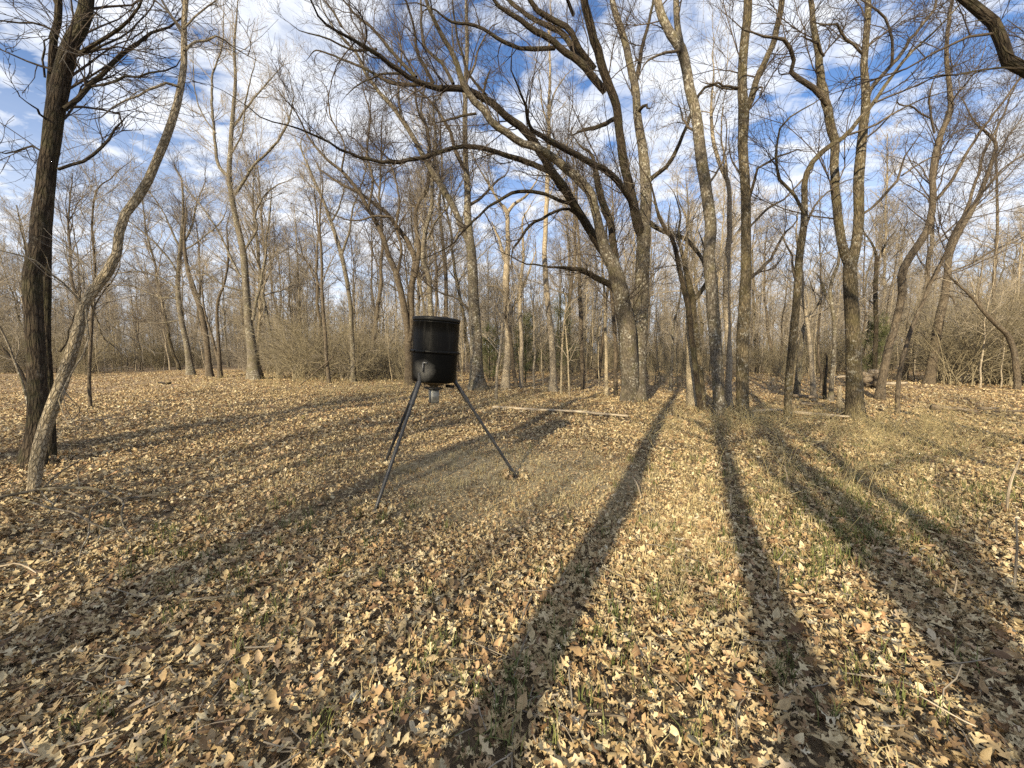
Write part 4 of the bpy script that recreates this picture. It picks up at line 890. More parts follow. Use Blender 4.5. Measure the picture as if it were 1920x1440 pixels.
def leaf_zone(y0, y1, dens, xk, xo, smul, lift, tilt=0.46):
    a = xk * (y1 ** 2 - y0 ** 2) + 2 * xo * (y1 - y0); n = int(a * dens)
    y = np.sqrt(y0 ** 2 + (y1 ** 2 - y0 ** 2) * rng.uniform(size=n)) if y0 >= 0 else rng.uniform(y0, y1, n)
    x = rng.uniform(-1, 1, n) * (xk * np.abs(y) + xo)
    w = worn(x, y)
    cl = 0.5 + 0.5 * np.sin(2.1 * x + 1.3 * y) * np.sin(1.7 * y - 0.8 * x + 1); keep = rng.uniform(size=n) > w * (0.2 + 0.5 * cl)
    x, y, w = x[keep], y[keep], w[keep]; n = len(x)
    z = ground_z(x, y) + rng.uniform(0.004, lift, n) ** 1.0
    tl = rng.normal(size=(n, 2)) * tilt; up = rng.uniform(size=n) < 0.10; tl[up] *= 2.2
    sc = np.exp(np.clip(rng.normal(size=n), -2.5, 1.5) * 0.32) * 0.86 * smul * (1 - 0.5 * w)
    return np.stack([x, y, z], 1), np.stack([tl[:, 0], tl[:, 1], rng.uniform(0, 6.28, n)], 1), sc
def bank_zone():      # leaves drifted against the feet of the near trees and of the feeder
    out = []
    for bx, by_, r in BASES + [(f[0], f[1], 0.03) for f in feeder_feet]:
        if by_ > 15: continue
        n = int(70 + 420 * r); a = rng.uniform(0, 6.28, n); q = rng.uniform(size=n) ** 0.7; rr = r * 1.0 + 0.02 + q * (0.12 + r * 1.3)
        x = bx + np.cos(a) * rr; y = by_ + np.sin(a) * rr
        out.append(np.stack([x, y, ground_z(x, y) + 0.02 + (1 - q) * rng.uniform(0.0, 0.09, n)], 1))
    P_ = np.concatenate(out); n = len(P_)
    return P_, np.stack([rng.normal(size=n) * 0.6, rng.normal(size=n) * 0.6, rng.uniform(0, 6.28, n)], 1), rng.uniform(0.4, 0.85, n)
def frag_zone():
    n = 9000; a = rng.uniform(0, 6.28, n); r = np.sqrt(rng.uniform(size=n)) * 1.2
    x = -0.55 + 2.6 * r * np.cos(a); y = 5.1 + 2.0 * r * np.sin(a)
    return np.stack([x, y, ground_z(x, y) + rng.uniform(0.002, 0.015, n)], 1), np.stack([rng.normal(size=n) * 0.4, rng.normal(size=n) * 0.4, rng.uniform(0, 6.28, n)], 1), rng.uniform(0.14, 0.5, n)
Z = [leaf_zone(0.0, 3.5, 1150, 1.38, 0.4, 0.55, 0.05, 0.33), leaf_zone(0.0, 4.5, 600, 1.38, 0.4, 0.32, 0.05), bank_zone(), leaf_zone(3.5, 8, 600, 1.38, 0.5, 0.56, 0.045, 0.36), frag_zone(), leaf_zone(8, 16, 230, 1.38, 0.5, 0.78, 0.04, 0.3), leaf_zone(16, 34, 62, 1.38, 0.5, 1.0, 0.04, 0.25), leaf_zone(-3, 0, 100, 0, 4, 1.1, 0.04)]
lpP, lpR, lpS = [np.concatenate([z[i] for z in Z]) for i in range(3)]
litter = gn_scatter('leaf_litter', lpP, lpR, lpS, rng.integers(0, 12, len(lpP)), leaf_coll)
litter.parent = ground
tag(litter, 'deep carpet of dry tan and brown oak leaves', None, None, 'stuff')

# ------------------------------------------------------------------ deer feeder
def plain(name, colr, rough=0.5, spec=0.5, metal=0.0, var=None, scale=12.0, bump=0.0):
    m, t, b = new_mat(name)
    b.inputs['Roughness'].default_value = rough; b.inputs['Specular IOR Level'].default_value = spec; b.inputs['Metallic'].default_value = metal
    tcx = nn(t, 'ShaderNodeTexCoord'); nz = noise(t, tcx.outputs['Object'], scale, 6.0, 0.65)
    t.links.new(ramp(t, nz, [(0.35, colr), (0.7, var or tuple(c * 1.5 for c in colr))]), b.inputs['Base Color'])
    t.links.new(ramp(t, nz, [(0.3, (rough * 0.8,) * 3), (0.7, (min(1, rough * 1.25),) * 3)]), b.inputs['Roughness'])
    if bump:
        bp = nn(t, 'ShaderNodeBump'); bp.inputs['Strength'].default_value = bump; bp.inputs['Distance'].default_value = 0.004
        t.links.new(nz, bp.inputs['Height']); t.links.new(bp.outputs[0], b.inputs['Normal'])
    return m
def barrel_mat():
    m, t, b = new_mat('black_barrel_plastic')
    tcx = nn(t, 'ShaderNodeTexCoord'); v = tcx.outputs['Object']
    st = ramp(t, noise(t, mapping(t, v, (1, 1, 0.12)), 26.0, 5.0, 0.7), [(0.5, (0, 0, 0)), (0.72, (1, 1, 1))])
    sp = ramp(t, noise(t, v, 60.0, 6.0, 0.75), [(0.60, (0, 0, 0)), (0.70, (1, 1, 1))])
    f = math_node(t, 'ADD', math_node(t, 'MULTIPLY', st, 0.10), math_node(t, 'MULTIPLY', sp, 0.10), True)
    t.links.new(mixc(t, f, (0.0025, 0.0025, 0.0024), (0.12, 0.11, 0.09)), b.inputs['Base Color'])
    t.links.new(ramp(t, st, [(0, (0.38,) * 3), (1, (0.6,) * 3)]), b.inputs['Roughness']); b.inputs['Specular IOR Level'].default_value = 0.15
    return m
BARREL = barrel_mat()
BLACKP = plain('black_barrel_plastic', (0.0022, 0.0022, 0.0021), 0.42, 0.14, 0, (0.0034, 0.0033, 0.003), 4.0)
def patchy_black():  # near-black, with a ragged pale grey patch low on the front
    m, t, b = new_mat('patchy_black_plastic')
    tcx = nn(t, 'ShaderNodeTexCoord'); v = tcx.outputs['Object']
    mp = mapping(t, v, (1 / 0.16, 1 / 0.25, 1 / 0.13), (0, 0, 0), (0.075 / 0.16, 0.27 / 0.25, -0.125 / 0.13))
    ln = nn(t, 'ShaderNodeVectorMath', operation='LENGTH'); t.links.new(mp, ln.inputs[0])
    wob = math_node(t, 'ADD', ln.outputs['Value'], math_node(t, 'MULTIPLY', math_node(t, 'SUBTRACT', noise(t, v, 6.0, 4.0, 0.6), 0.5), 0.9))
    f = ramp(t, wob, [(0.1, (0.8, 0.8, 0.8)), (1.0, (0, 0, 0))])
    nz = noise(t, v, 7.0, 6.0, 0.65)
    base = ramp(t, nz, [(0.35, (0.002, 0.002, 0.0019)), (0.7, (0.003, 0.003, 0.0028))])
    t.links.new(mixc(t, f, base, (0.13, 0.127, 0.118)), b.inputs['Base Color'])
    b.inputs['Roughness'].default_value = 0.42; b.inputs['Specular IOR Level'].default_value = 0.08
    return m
PATCHY = patchy_black()
STEEL = plain('dark_painted_steel', (0.016, 0.017, 0.02), 0.45, 0.5, 0.0, (0.05, 0.05, 0.05), 25.0, 0.3)
GALV = plain('galvanised_steel', (0.16, 0.16, 0.15), 0.5, 0.5, 0.7, (0.34, 0.34, 0.31), 18.0)
FUNNEL = plain('dusty_funnel_plastic', (0.12, 0.09, 0.05), 0.6, 0.3, 0, (0.25, 0.19, 0.11), 9.0)
def lathe(prof, n=48, close=True):
    a = np.arange(n) / n * 2 * math.pi; p = np.array(prof)
    V = np.stack([p[:, None, 0] * np.cos(a), p[:, None, 0] * np.sin(a), np.broadcast_to(p[:, None, 1], (len(p), n))], -1).reshape(-1, 3)
    i = np.arange(len(p) * n).reshape(len(p), n); j = np.roll(i, -1, 1)
    Q = np.stack([i[:-1], j[:-1], j[1:], i[1:]], -1).reshape(-1, 4)
    return V, Q
feet = feeder_feet
for f in feet: f[2] = float(ground_z(f[0], f[1]))
cxy = np.mean(feet, 0)[:2]
cb = at(812, 713, cxy[1]); ct = at(818, 597, cxy[1])
cxy = np.array([cb[0] + 0.01, cxy[1]])
feeder = empty('deer_feeder', (cxy[0], cxy[1], float(ground_z(*cxy))))
tag(feeder, 'black barrel deer feeder on three dark steel legs, set on worn ground', 'feeder')
fz = feeder.location.z
zb = cb[2] - fz; zt = ct[2] - fz; Hh = zt - zb; RB = 86 / F * cxy[1] * 0.5 * 0.985
TILT = R(3.6)
def tilted(o):   # parts of the hopper lean together
    o.location = (0, 0, zb); o.rotation_euler = (0, TILT, 0); return o
m_ = Hh * 0.46
tilted(link('lower_barrel', make_mesh('lower_barrel', *lathe([(RB * 0.90, -0.012), (RB * 0.945, 0.0), (RB * 0.96, 0.025), (RB * 0.975, m_ * 0.5), (RB * 0.985, m_)])), PATCHY, feeder))
tilted(link('upper_barrel', make_mesh('upper_barrel', *lathe([(RB * 0.985, m_ + 0.002), (RB * 0.99, m_ + 0.05), (RB, Hh * 0.75), (RB * 1.0, Hh * 0.915), (RB * 1.012, Hh * 0.92), (RB * 1.012, Hh * 0.93), (RB * 0.985, Hh * 0.938)])), BARREL, feeder))
band = tilted(link('clamp_band', make_mesh('clamp_band', *lathe([(RB * 0.99, m_ - 0.017), (RB * 1.03, m_ - 0.017), (RB * 1.05, m_ - 0.008), (RB * 1.05, m_ + 0.010), (RB * 1.03, m_ + 0.018), (RB * 0.99, m_ + 0.018)])), BLACKP, feeder))
lid = tilted(link('lid', make_mesh('lid', *lathe([(RB * 0.98, Hh * 0.942), (RB * 1.02, Hh * 0.945), (RB * 1.03, Hh * 0.955), (RB * 1.03, Hh * 0.985), (RB * 1.01, Hh), (RB * 0.93, Hh + 0.004), (RB * 0.90, Hh - 0.006), (RB * 0.5, Hh + 0.012), (0.001, Hh + 0.02)])), plain('lid_black_plastic', (0.005, 0.005, 0.0047), 0.45, 0.2, 0, (0.009, 0.009, 0.0085), 10.0), feeder))
tilted(link('funnel', make_mesh('funnel', *lathe([(RB * 0.90, -0.012), (RB * 0.55, -0.035), (RB * 0.22, -0.062), (RB * 0.17, -0.07), (RB * 0.17, -0.085)])), FUNNEL, feeder))
def box(cx, cy, cz, sx, sy, sz, bev=0.004):
    xs = np.array([-1, 1]) * sx / 2; ys = np.array([-1, 1]) * sy / 2; b = min(bev, sx / 3, sy / 3, sz / 3)
    prof = [(-sz / 2, b), (-sz / 2 + b, 0), (sz / 2 - b, 0), (sz / 2, b)]
    V = []
    for z, ins in prof:
        X, Y = sx / 2 - ins, sy / 2 - ins
        for (x, y) in [(X - b, -Y), (X, -Y + b), (X, Y - b), (X - b, Y), (-X + b, Y), (-X, Y - b), (-X, -Y + b), (-X + b, -Y)]:
            V.append((cx + x, cy + y, cz + z))
    Q = []
    for k in range(3):
        for i in range(8): Q.append((k * 8 + i, k * 8 + (i + 1) % 8, k * 8 + 8 + (i + 1) % 8, k * 8 + 8 + i))
    for t in (0, 24):
        o_ = [(t + 0, t + 1, t + 2, t + 3), (t + 4, t + 5, t + 6, t + 7), (t + 7, t + 0, t + 3, t + 4)]
        Q += o_ if t else [q[::-1] for q in o_]
    return np.array(V), np.array(Q)
def tube_between(a, b, r0, r1=None, sides=10, K=4):
    P = np.linspace(np.array(a, float), np.array(b, float), K)[None]; Rr = np.linspace(r0, r1 or r0, K)[None]
    return tubes(P, Rr, sides)
for ang in np.linspace(0, 2 * math.pi, 12, endpoint=False):
    v, q = box(RB * 1.055, 0, m_, 0.016, 0.022, 0.022, 0.003)
    c_, s_ = math.cos(ang + 0.25), math.sin(ang + 0.25); v = np.stack([v[:, 0] * c_ - v[:, 1] * s_, v[:, 0] * s_ + v[:, 1] * c_, v[:, 2]], 1)
    link('band_bolt', make_mesh('band_bolt', v, q, None, None, False), BLACKP, band)
# spout bracket on the pale-patched front
v, q = box(-0.075, -RB * 0.985, 0.155, 0.012, 0.03, 0.10, 0.003); tilted(link('bracket', make_mesh('bracket', v, q, None, None, False), plain('bracket_steel', (0.12, 0.12, 0.12), 0.45, 0.5, 0.5), feeder))
v, q = box(-0.055, -RB * 0.99, 0.208, 0.05, 0.03, 0.014, 0.003); tilted(link('bracket', make_mesh('bracket', v, q, None, None, False), plain('bracket_plate', (0.16, 0.16, 0.155), 0.45, 0.5, 0.5), feeder))
# legs: thick sleeve at the barrel, thinner tube below, flat foot
fl = np.array(feeder.location)
tops_px = [(797, 713), (857, 711), (789, 716)]
for i, f in enumerate(feet):
    dirv = f[:2] - cxy; dirv = dirv / np.linalg.norm(dirv)
    top = np.array([cxy[0] + dirv[0] * RB * 0.93, cxy[1] + dirv[1] * RB * 0.93, fz + zb - 0.005 - dirv[0] * RB * math.sin(TILT)])
    foot = np.array(f) + np.array([0, 0, 0.0]); ax_ = foot - top; Ln = np.linalg.norm(ax_); ax_ = ax_ / Ln
    mid = top + ax_ * 0.27
    leg = link('leg', make_mesh('leg', *merge([tube_between(top + ax_ * 0.02 - fl, foot + ax_ * 0.05 - fl, 0.0185, 0.0185, 12, 6)])), STEEL, feeder)
    v, q, c = tube_between(top - ax_ * 0.02 - fl, mid - fl, 0.0245, 0.0245, 12, 4); link('sleeve', make_mesh('sleeve', v, q, c), STEEL, leg)
    v, q, c = tube_between(mid - ax_ * 0.03 - fl, mid + ax_ * 0.012 - fl, 0.028, 0.028, 12, 3); link('collar', make_mesh('collar', v, q, c), STEEL, leg)
    v, q = box(foot[0] - fl[0], foot[1] - fl[1], foot[2] - fl[2] + 0.004, 0.075, 0.075, 0.008, 0.002); link('foot', make_mesh('foot', v, q, None, None, False), STEEL, leg)
    jn = top + ax_ * (Ln * 0.56)
    v, q, c = tube_between(jn - ax_ * 0.03 - fl, jn + ax_ * 0.03 - fl, 0.0215, 0.0215, 12, 3); link('coupling', make_mesh('coupling', v, q, c), STEEL, leg)
    # lug joining sleeve to barrel
    v, q, c = tube_between(top + np.array([0, 0, 0.10]) - fl, top - ax_ * 0.0 - fl, 0.020, 0.024, 8, 3); link('bracket', make_mesh('bracket', v, q, c), STEEL, leg)
# spinner motor box hung under the funnel
v, q = box(0, 0, -0.19, 0.098, 0.098, 0.155, 0.006)
mb = tilted(link('motor_box', make_mesh('motor_box', v, q, None, None, False), GALV, feeder)); mb.rotation_euler = (0, TILT * 0.3, R(32))
v, q = lathe([(0.001, -0.094), (0.10, -0.094), (0.115, -0.088), (0.10, -0.100), (0.001, -0.102)], 20)
tilted(link('spinner_plate', make_mesh('spinner_plate', v, q), STEEL, feeder))
for k in range(8):
    a = k / 8 * 2 * math.pi + 0.2
    p = np.array([[math.cos(a) * 0.155, math.sin(a) * 0.155, -0.038], [math.cos(a) * 0.14, math.sin(a) * 0.14, -0.07], [math.cos(a) * 0.09, math.sin(a) * 0.09, -0.10], [math.cos(a) * 0.045, math.sin(a) * 0.045, -0.112]])
    pp, rr_, _ = smooth_path(p, [0.004] * 4, 8); v, q, c = tubes(pp[None], rr_[None], 6)
    tilted(link('guard_wire', make_mesh('guard_wire', v, q, c), STEEL, feeder))
v, q = box(0.20, -0.05, -0.055, 0.10, 0.06, 0.03, 0.004); tilted(link('solar_panel', make_mesh('solar_panel', v, q, None, None, False), BLACKP, feeder))

# ------------------------------------------------------------------ logs, sticks, stumps
def log(name, label, rows, z=0.04, bark='log', cat='log', depth=None, sides=9, caps=True, sub=None, group=None, lift=None):
    P, W = [], []
    for (x, y, w) in rows:
        p = at_z(x, y, z) if depth is None else at(x, y, depth)
        P.append(p); W.append(w * p[1] / F * 0.5 * oblique(x))
    if lift:
        for p, l in zip(P, lift): p[2] += l
    base = np.array([P[0][0], P[0][1], float(ground_z(P[0][0], P[0][1]))])
    L0 = np.linalg.norm(np.diff(np.array(P), axis=0), axis=1).sum(); K = int(np.clip(L0 / 0.15, 6, 40))
    p, w, _ = smooth_path(P, W, K)
    p = np.vstack([p[:1], p, p[-1:]]); w = np.concatenate([[0.001], w, [0.001]]) if caps else np.concatenate([[w[0]], w, [w[-1] * 0.3]])
    p[0] += (p[0] - p[2]) * 1e-3; p[-1] += (p[-1] - p[-3]) * 1e-3
    v, q, c = tubes(p[None], w[None], sides, 0.05)
    me = make_mesh(name, v - base, q, c)
    if sub is None:
        o = link(name, me, BARK[bark]); o.location = base; tag(o, label, cat, group); return o
    root = empty(name, base); tag(root, label, cat, group)
    link('main_stem', me, BARK[bark], root)
    for rows2, l2 in sub:
        P, W = [], []
        for (x, y, w_), l in zip(rows2, l2):
            pp = at_z(x, y, z + l); P.append(pp); W.append(w_ * pp[1] / F * 0.5 * oblique(x))
        p2, w2, _ = smooth_path(P, W, 16); v, q, c = tubes(p2[None], w2[None], 6, 0.04)
        link('side_branch', make_mesh('side_branch', v - base, q, c), BARK[bark], root)
    return root
log('fallen_log', 'long thin pale log lying in the leaves before the twin oak', [(924, 763, 4), (960, 765, 5), (1000, 768, 5), (1022, 769, 5), (1075, 771, 5), (1120, 775, 5), (1178, 780, 4)], 0.035, 'deadwood')
log('fallen_log', 'pale split log lying between the slim olive trunk and the stout trunk', [(1484, 772, 7), (1520, 776, 9), (1555, 779, 8), (1592, 781, 5)], 0.06, 'deadwood')
log('fallen_log', 'thin pale log between the dark olive and slim olive trunks', [(1408, 772, 6), (1438, 769, 7), (1466, 769, 6)], 0.05, 'deadwood')
log('fallen_log', 'weathered log with a dark butt end lying in the open', [(1746, 764, 16), (1770, 765, 13), (1800, 768, 10), (1832, 771, 6)], 0.10, 'log')
log('fallen_log', 'dark log farther along from the dark-butted log', [(1832, 765, 8), (1850, 766, 9), (1872, 765, 5)], 0.06, 'log')
log('fallen_log', 'dark log half buried near the bottom of the dense brush', [(1860, 771, 6), (1900, 771, 8), (1940, 770, 9)], 0.06, 'log')
log('fallen_log', 'grey-brown log behind the slim olive trunk', [(1500, 757, 8), (1525, 758, 9), (1545, 760, 8)], 0.06, 'log')
log('fallen_log', 'straight pale log raised behind the stout two-stemmed trunk', [(1562, 707, 5), (1580, 706, 6), (1600, 706, 5)], 0.15, 'deadwood', depth=16)
log('fallen_log', 'pale log at the foot of the S-curved trunk', [(1655, 719, 7), (1680, 719, 8), (1700, 718, 7)], 0.12, 'deadwood', depth=16.5)
log('fallen_log', 'dark log on the ground beside the charred snag', [(1487, 742, 7), (1520, 744, 8), (1542, 745, 7)], 0.08, 'log')
log('fallen_log', 'short dark stick of wood on the grassy clearing floor', [(297, 717, 4), (312, 719, 5), (320, 718, 4)], 0.06, 'char')
for k, (x, y) in enumerate([(1626, 712), (1634, 705), (1642, 713), (1650, 706), (1640, 698), (1630, 720), (1648, 720), (1621, 703)]):
    p = at(x, y, 16.4 + 0.3 * (k % 3)); ln = rng.uniform(0.5, 0.9); a = rng.uniform(-0.5, 0.5); d = np.array([math.cos(a), math.sin(a) * 0.8, rng.normal() * 0.12]) * ln * 0.5
    g = max(0, float(ground_z(p[0], p[1])) + 0.1 - p[2]); p[2] += g
    v, q, c = tubes(np.linspace(p - d, p + d, 6)[None], np.array([[0.001, 0.12, 0.13, 0.13, 0.12, 0.001]]), 9, 0.04)
    v_ = v.reshape(6, 9, 3); v_[0] = v_[1].mean(0); v_[5] = v_[4].mean(0); v = v_.reshape(-1, 3)
    o = link('cut_log', make_mesh('cut_log', v - p, q, c), BARK['log'], None, p); tag(o, 'short cut log in the heap beyond the stout two-stemmed trunk', 'log', 'cut logs in the heap')
log('dead_branch', 'dark dead branch propped slantwise against the olive thicket', [(548, 730, 2), (575, 712, 3), (600, 690, 3), (615, 678, 3), (626, 665, 2)], 0, 'brown', 'branch', depth=18.8)
hero('broken_stump', 'knee-high jagged broken stump beside the stout two-stemmed trunk', [([(1577, 757, 12), (1577, 745, 10), (1576, 733, 9), (1578, 726, 5)], 0)], 'pale', 'tan', density=0, cat='stump', flare=0.2, sides=9)
log('fallen_branch', 'grey dead branch arching over the leaves at the leaning tree foot', [(-30, 938, 7), (0, 932, 7), (28, 927, 8), (81, 916, 8), (116, 916, 8), (159, 914, 7), (197, 922, 7), (225, 936, 6), (232, 947, 5), (228, 962, 5), (231, 986, 4), (249, 1010, 3)], 0.10, 'grey', 'branch', sub=[
    ([(28, 932, 6), (75, 947, 6), (97, 954, 6), (135, 960, 6), (169, 979, 6), (195, 990, 5), (216, 997, 3)], (0, 0, 0, 0, 0.02, 0, 0)),
    ([(82, 914, 4), (105, 891, 4), (131, 874, 4), (159, 857, 3), (180, 846, 2)], (0, 0.03, 0.07, 0.1, 0.14)),
    ([(208, 926, 5), (187, 939, 4), (171, 956, 4), (168, 975, 4), (165, 1005, 4), (152, 1031, 3), (146, 1061, 2)], (0, 0.02, 0.02, 0, -0.02, -0.05, -0.07)),
    ([(150, 915, 4), (146, 893, 3), (150, 880, 3), (166, 869, 2)], (0, 0.06, 0.1, 0.14)),
    ([(116, 918, 5), (135, 925, 5), (160, 933, 4)], (0, -0.02, -0.06)),
    ([(76, 921, 3), (88, 935, 3), (100, 946, 3)], (0, 0, 0)), ([(55, 930, 3), (80, 936, 3), (100, 943, 2)], (0, 0, 0)), ([(113, 926, 3), (102, 944, 3), (90, 966, 2)], (0, 0, -0.05)), ([(195, 990, 3), (188, 1003, 3), (182, 1014, 2)], (0, -0.04, -0.07))])
log('fallen_branch', 'long half-buried pale stick trailing from the arched dead branch', [(195, 938, 5), (240, 934, 6), (290, 928, 6), (335, 922, 4)], 0.03, 'grey', 'branch')
log('stick', 'stubby pale peeled stick lying alone on the leaf litter', [(353, 1125, 6), (375, 1123, 7), (400, 1121, 7), (432, 1116, 4)], 0.07, 'pale', 'stick')
log('stick', 'pale curved stick lying near the lower edge below the arched branch', [(-5, 1063, 5), (20, 1056, 5), (45, 1060, 5), (68, 1074, 3)], 0.07, 'deadwood', 'stick')
log('stick', 'dark straight stick in the leaves nearest the viewer', [(1102, 1338, 6), (1130, 1339, 7), (1158, 1341, 6), (1175, 1346, 3)], 0.075, 'brown', 'stick')
log('stick', 'thin brown stick pointing at the viewer over oak leaves', [(1218, 1290, 5), (1210, 1265, 5), (1202, 1240, 4), (1198, 1228, 3)], 0.075, 'brown', 'stick')
log('stick', 'pale thin stick slanting on the leaves low beside the long tree shadow', [(1725, 1305, 4), (1760, 1325, 5), (1800, 1348, 4), (1830, 1362, 3)], 0.075, 'deadwood', 'stick')
def dry_stem(label, rows):
    P = [at_z(rows[0][0], rows[0][1], float(ground_z(*at_z(rows[0][0], rows[0][1])[:2])))]; D = P[0][1]; W = [rows[0][2] * D / F / 2]
    for (x, y, w) in rows[1:]: P.append(at(x, y, D)); W.append(w * D / F / 2)
    p, w, _ = smooth_path(P, W, 14); v, q, c = tubes(p[None], w[None], 6, 0.05)
    o = link('dry_stem', make_mesh('dry_stem', v - P[0], q, c), BARK['deadwood'], None, P[0]); tag(o, label, 'stem')
dry_stem('tall pale dry stem rising near the dense brush side, bent at the top', [(1888, 958, 4), (1890, 930, 4), (1896, 900, 4), (1906, 875, 3), (1915, 852, 2)])
dry_stem('long thin pale stem standing just nearer than the bent tall one', [(1901, 1112, 4), (1905, 1060, 4), (1907, 1010, 3), (1905, 972, 3)])
dry_stem('short pale stem alone near the middle of the long shadow stripe', [(1458, 1112, 4), (1459, 1085, 4), (1461, 1060, 3)])
dry_stem('short bare stem beside the second long shadow', [(1787, 1122, 4), (1792, 1100, 3), (1795, 1082, 2)])
dry_stem('paired grey dry stem by the shadow of the dark olive trunk', [(1477, 908, 3), (1475, 890, 3), (1470, 873, 2)])
dry_stem('thin upright stem by the first long shadow stripe', [(1368, 958, 3), (1370, 940, 3), (1371, 925, 2)])
dry_stem('slender slanting stem on the sunlit leaves before the twin oak', [(1203, 935, 3), (1195, 910, 3), (1186, 893, 2)])

# ------------------------------------------------------------------ evergreens
GREEN = None
def cedar_mat():
    m, t, b = new_mat('cedar_green'); at_ = nn(t, 'ShaderNodeAttribute', attribute_name='bark')
    t.links.new(ramp(t, noise(t, at_.outputs['Vector'], 3.0, 4.0), [(0.3, (0.06, 0.075, 0.03)), (0.7, (0.15, 0.155, 0.07))]), b.inputs['Base Color']); return m
GREEN = cedar_mat()
def cedar(label, px, py, depth, h, w):
    p = at(px, py, depth); p[2] = float(ground_z(p[0], p[1])); root = empty('cedar', p); tag(root, label, 'cedar')
    P = np.stack([np.zeros(8), np.zeros(8), np.linspace(-0.1, h, 8)], 1)[None]; Rd = np.linspace(0.05, 0.012, 8)[None]
    v, q, c = tubes(P, Rd, 7); link('trunk', make_mesh('trunk', v, q, c), BARK['brown'], root)
    P1, R1 = grow(P, Rd, np.array([60]), 0.12, 0.98, (R(50), R(75)), lambda i, t: w * (1.05 - 0.75 * t), 6, up=0.12, jit=0.12, rratio=0.4, rend=0.3, rmin=0.006)
    P2, R2 = grow(P1, R1, np.full(60, 7), 0.2, 1, (R(30), R(60)), lambda i, t: np.full(len(i), w * 0.3), 4, up=0.1, jit=0.2, rmin=0.005)
    P3, R3 = grow(P2, R2, np.full(len(P2), 5), 0.1, 1, (R(25), R(60)), lambda i, t: np.full(len(i), 0.13), 3, up=0.12, jit=0.2, rmin=0.007, rend=0.3)
    v, q, c = merge([tubes(P1, R1, 4), tubes(P2, R2, 3), tubes(P3, R3, 3)]); link('foliage', make_mesh('foliage', v, q, c), GREEN, root)
cedar('small dark green cedar beyond the stout two-stemmed trunk', 1638, 715, 17.5, 3.1, 1.0)
cedar('olive-green cedar behind the pale forked tree', 985, 722, 20, 3.4, 1.3)
cedar('olive-green cedar behind the slender straight trunk', 1050, 722, 22, 4.6, 1.4)
cedar('dim green cedar at the back near the lit forked trunk', 918, 722, 21, 3.0, 1.1)

# ------------------------------------------------------------------ grass, dry weeds, twig litter
def blades(name, centres, nb, hgt, wid, spread, label, cat, mat, lean=0.5):
    n = len(centres) * nb; C = np.repeat(np.asarray(centres), nb, 0)
    xy = C + rng.normal(size=(n, 2)) * spread; a = rng.uniform(0, 6.28, n); h = hgt * rng.uniform(0.4, 1.15, n); ln = rng.uniform(0.1, lean, n)
    b0 = np.stack([xy[:, 0], xy[:, 1], ground_z(xy[:, 0], xy[:, 1])], 1); d = np.stack([np.cos(a), np.sin(a), np.zeros(n)], 1); s = np.stack([-np.sin(a), np.cos(a), np.zeros(n)], 1) * (wid * 0.5)
    up = np.array([0, 0, 1.0]); m1 = b0 + d * (h * ln * 0.35)[:, None] + up * (h * 0.6)[:, None]; t1 = b0 + d * (h * ln * 1.1)[:, None] + up * (h * (1 - 0.3 * ln))[:, None]
    V = np.stack([b0 - s, b0 + s, m1 + s * 0.8, m1 - s * 0.8, t1], 1).reshape(-1, 3); i = np.arange(n) * 5
    o = link(name, make_mesh(name, V, np.stack([i, i + 1, i + 2, i + 3], 1), np.repeat(C.repeat(1, 0), 5, 0)[:, [0, 1, 1]] * 1.0, np.stack([i + 3, i + 2, i + 4], 1)), mat); tag(o, label, cat, None, 'stuff')
GRASSM = twig_mat('grass_green', (0.05, 0.075, 0.02), (0.19, 0.19, 0.07)); DRYM = twig_mat('dry_weed_tan', (0.26, 0.205, 0.10), (0.50, 0.42, 0.22))
gc = []
for (px, py, sx, sy, n) in [(1570, 950, 120, 40, 60), (1720, 960, 140, 40, 60), (1530, 1040, 50, 15, 22), (1650, 1010, 60, 20, 22), (1130, 1120, 200, 120, 30), (1400, 1250, 300, 120, 25), (300, 1000, 60, 25, 16), (450, 1180, 250, 120, 22), (700, 1350, 300, 60, 14), (1880, 930, 40, 20, 20), (620, 1000, 200, 60, 22), (1480, 860, 150, 30, 40), (1250, 980, 80, 60, 16), (1700, 840, 120, 20, 30)]:
    for _ in range(n):
        y = min(1435, max(790, rng.normal(py, sy))); g = at_z(rng.normal(px, sx), y); gc.append(g[:2])
blades('grass', gc, 16, 0.13, 0.005, 0.03, 'thin green and straw grass tufts poking through the leaves', 'grass', GRASSM, 0.9)
sc_ = []
for (px, py, sx, sy, n) in [(1300, 960, 60, 80, 150), (1560, 900, 150, 45, 420), (1720, 950, 120, 50, 260), (1010, 880, 120, 40, 160), (1280, 830, 50, 30, 120), (640, 900, 180, 50, 130), (1150, 1150, 260, 110, 110), (700, 780, 250, 30, 160)]:
    for _ in range(n):
        g = at_z(rng.normal(px, sx), min(1430, max(740, rng.normal(py, sy)))); sc_.append(g[:2])
blades('straw_grass', sc_, 12, 0.10, 0.0045, 0.05, 'short straw-coloured dry grass showing through the leaves', 'grass', DRYM, 1.1)
wc = []
for (px, py, sx, sy, n) in [(1600, 800, 180, 14, 210), (1350, 800, 110, 15, 90), (680, 735, 110, 10, 150), (1750, 830, 120, 25, 120), (1000, 760, 200, 8, 80), (450, 722, 90, 6, 60), (1560, 880, 160, 40, 70)]:
    for _ in range(n):
        g = at_z(rng.normal(px, sx), max(712, rng.normal(py, sy))); wc.append(g[:2])
wc = np.array(wc); n = len(wc)
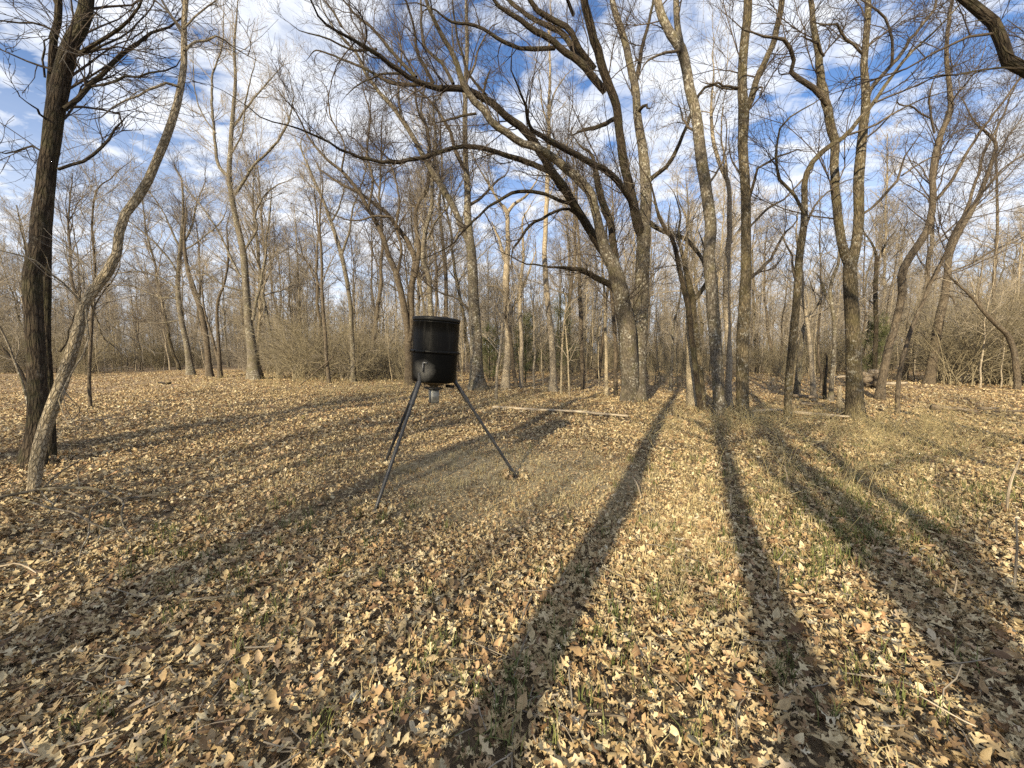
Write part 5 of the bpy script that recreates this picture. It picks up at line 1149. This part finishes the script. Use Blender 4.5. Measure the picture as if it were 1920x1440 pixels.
P = np.zeros((n * 3, 5, 3)); c3 = np.repeat(wc, 3, 0) + rng.normal(size=(n * 3, 2)) * 0.12; P[:, 0] = np.stack([c3[:, 0], c3[:, 1], ground_z(c3[:, 0], c3[:, 1])], 1); d = norm(rng.normal(size=(n * 3, 3)) * np.array([0.45, 0.45, 0.1]) + np.array([0, 0, 0.8])); h = rng.uniform(0.15, 0.65, n * 3)
for k in range(1, 5):
    d = norm(d + rng.normal(size=d.shape) * 0.2); P[:, k] = P[:, k - 1] + d * (h / 4)[:, None]
Rd = np.full((n * 3, 5), 0.003) * np.linspace(1, 0.5, 5); P2, R2 = grow(P, Rd, np.full(n * 3, 2), 0.3, 1, (R(25), R(60)), lambda i, t: h[i] * 0.4, 3, up=0.1, rmin=0.002)
v, q, c = merge([tubes(P, Rd, 3), tubes(P2, R2, 3)]); o = link('dry_weeds', make_mesh('dry_weeds', v, q, c), DRYM); tag(o, 'wispy dry weed stems standing in the leaves before the trunks', 'weeds', None, 'stuff')
n = 900; y = 1.3 + 12 * rng.uniform(size=n) ** 1.3; x = rng.uniform(-1.35, 1.35, n) * y; a = rng.uniform(0, 6.28, n); ln = rng.uniform(0.06, 0.3, n); P = np.zeros((n, 4, 3))
P[:, 0] = np.stack([x, y, ground_z(x, y) + rng.uniform(0.03, 0.06, n)], 1); d = np.stack([np.cos(a), np.sin(a), rng.normal(size=n) * 0.08], 1)
for k in range(1, 4):
    d = norm(d + rng.normal(size=d.shape) * np.array([0.15, 0.15, 0.05])); P[:, k] = P[:, k - 1] + d * (ln / 3)[:, None]
v, q, c = tubes(P, np.full((n, 4), 0.0026) * rng.uniform(0.6, 1.6, (n, 1)), 4); o = link('twig_litter', make_mesh('twig_litter', v, q, c), TWIG['grey']); tag(o, 'small broken twigs strewn over the fallen leaves', 'twigs', None, 'stuff')
import os
if os.environ.get('DBG'):
  tris = sum(len(m.polygons) for m in bpy.data.meshes); print('POLYS', tris, 'OBJS', len(bpy.data.objects), 'LEAVES', len(lpP))
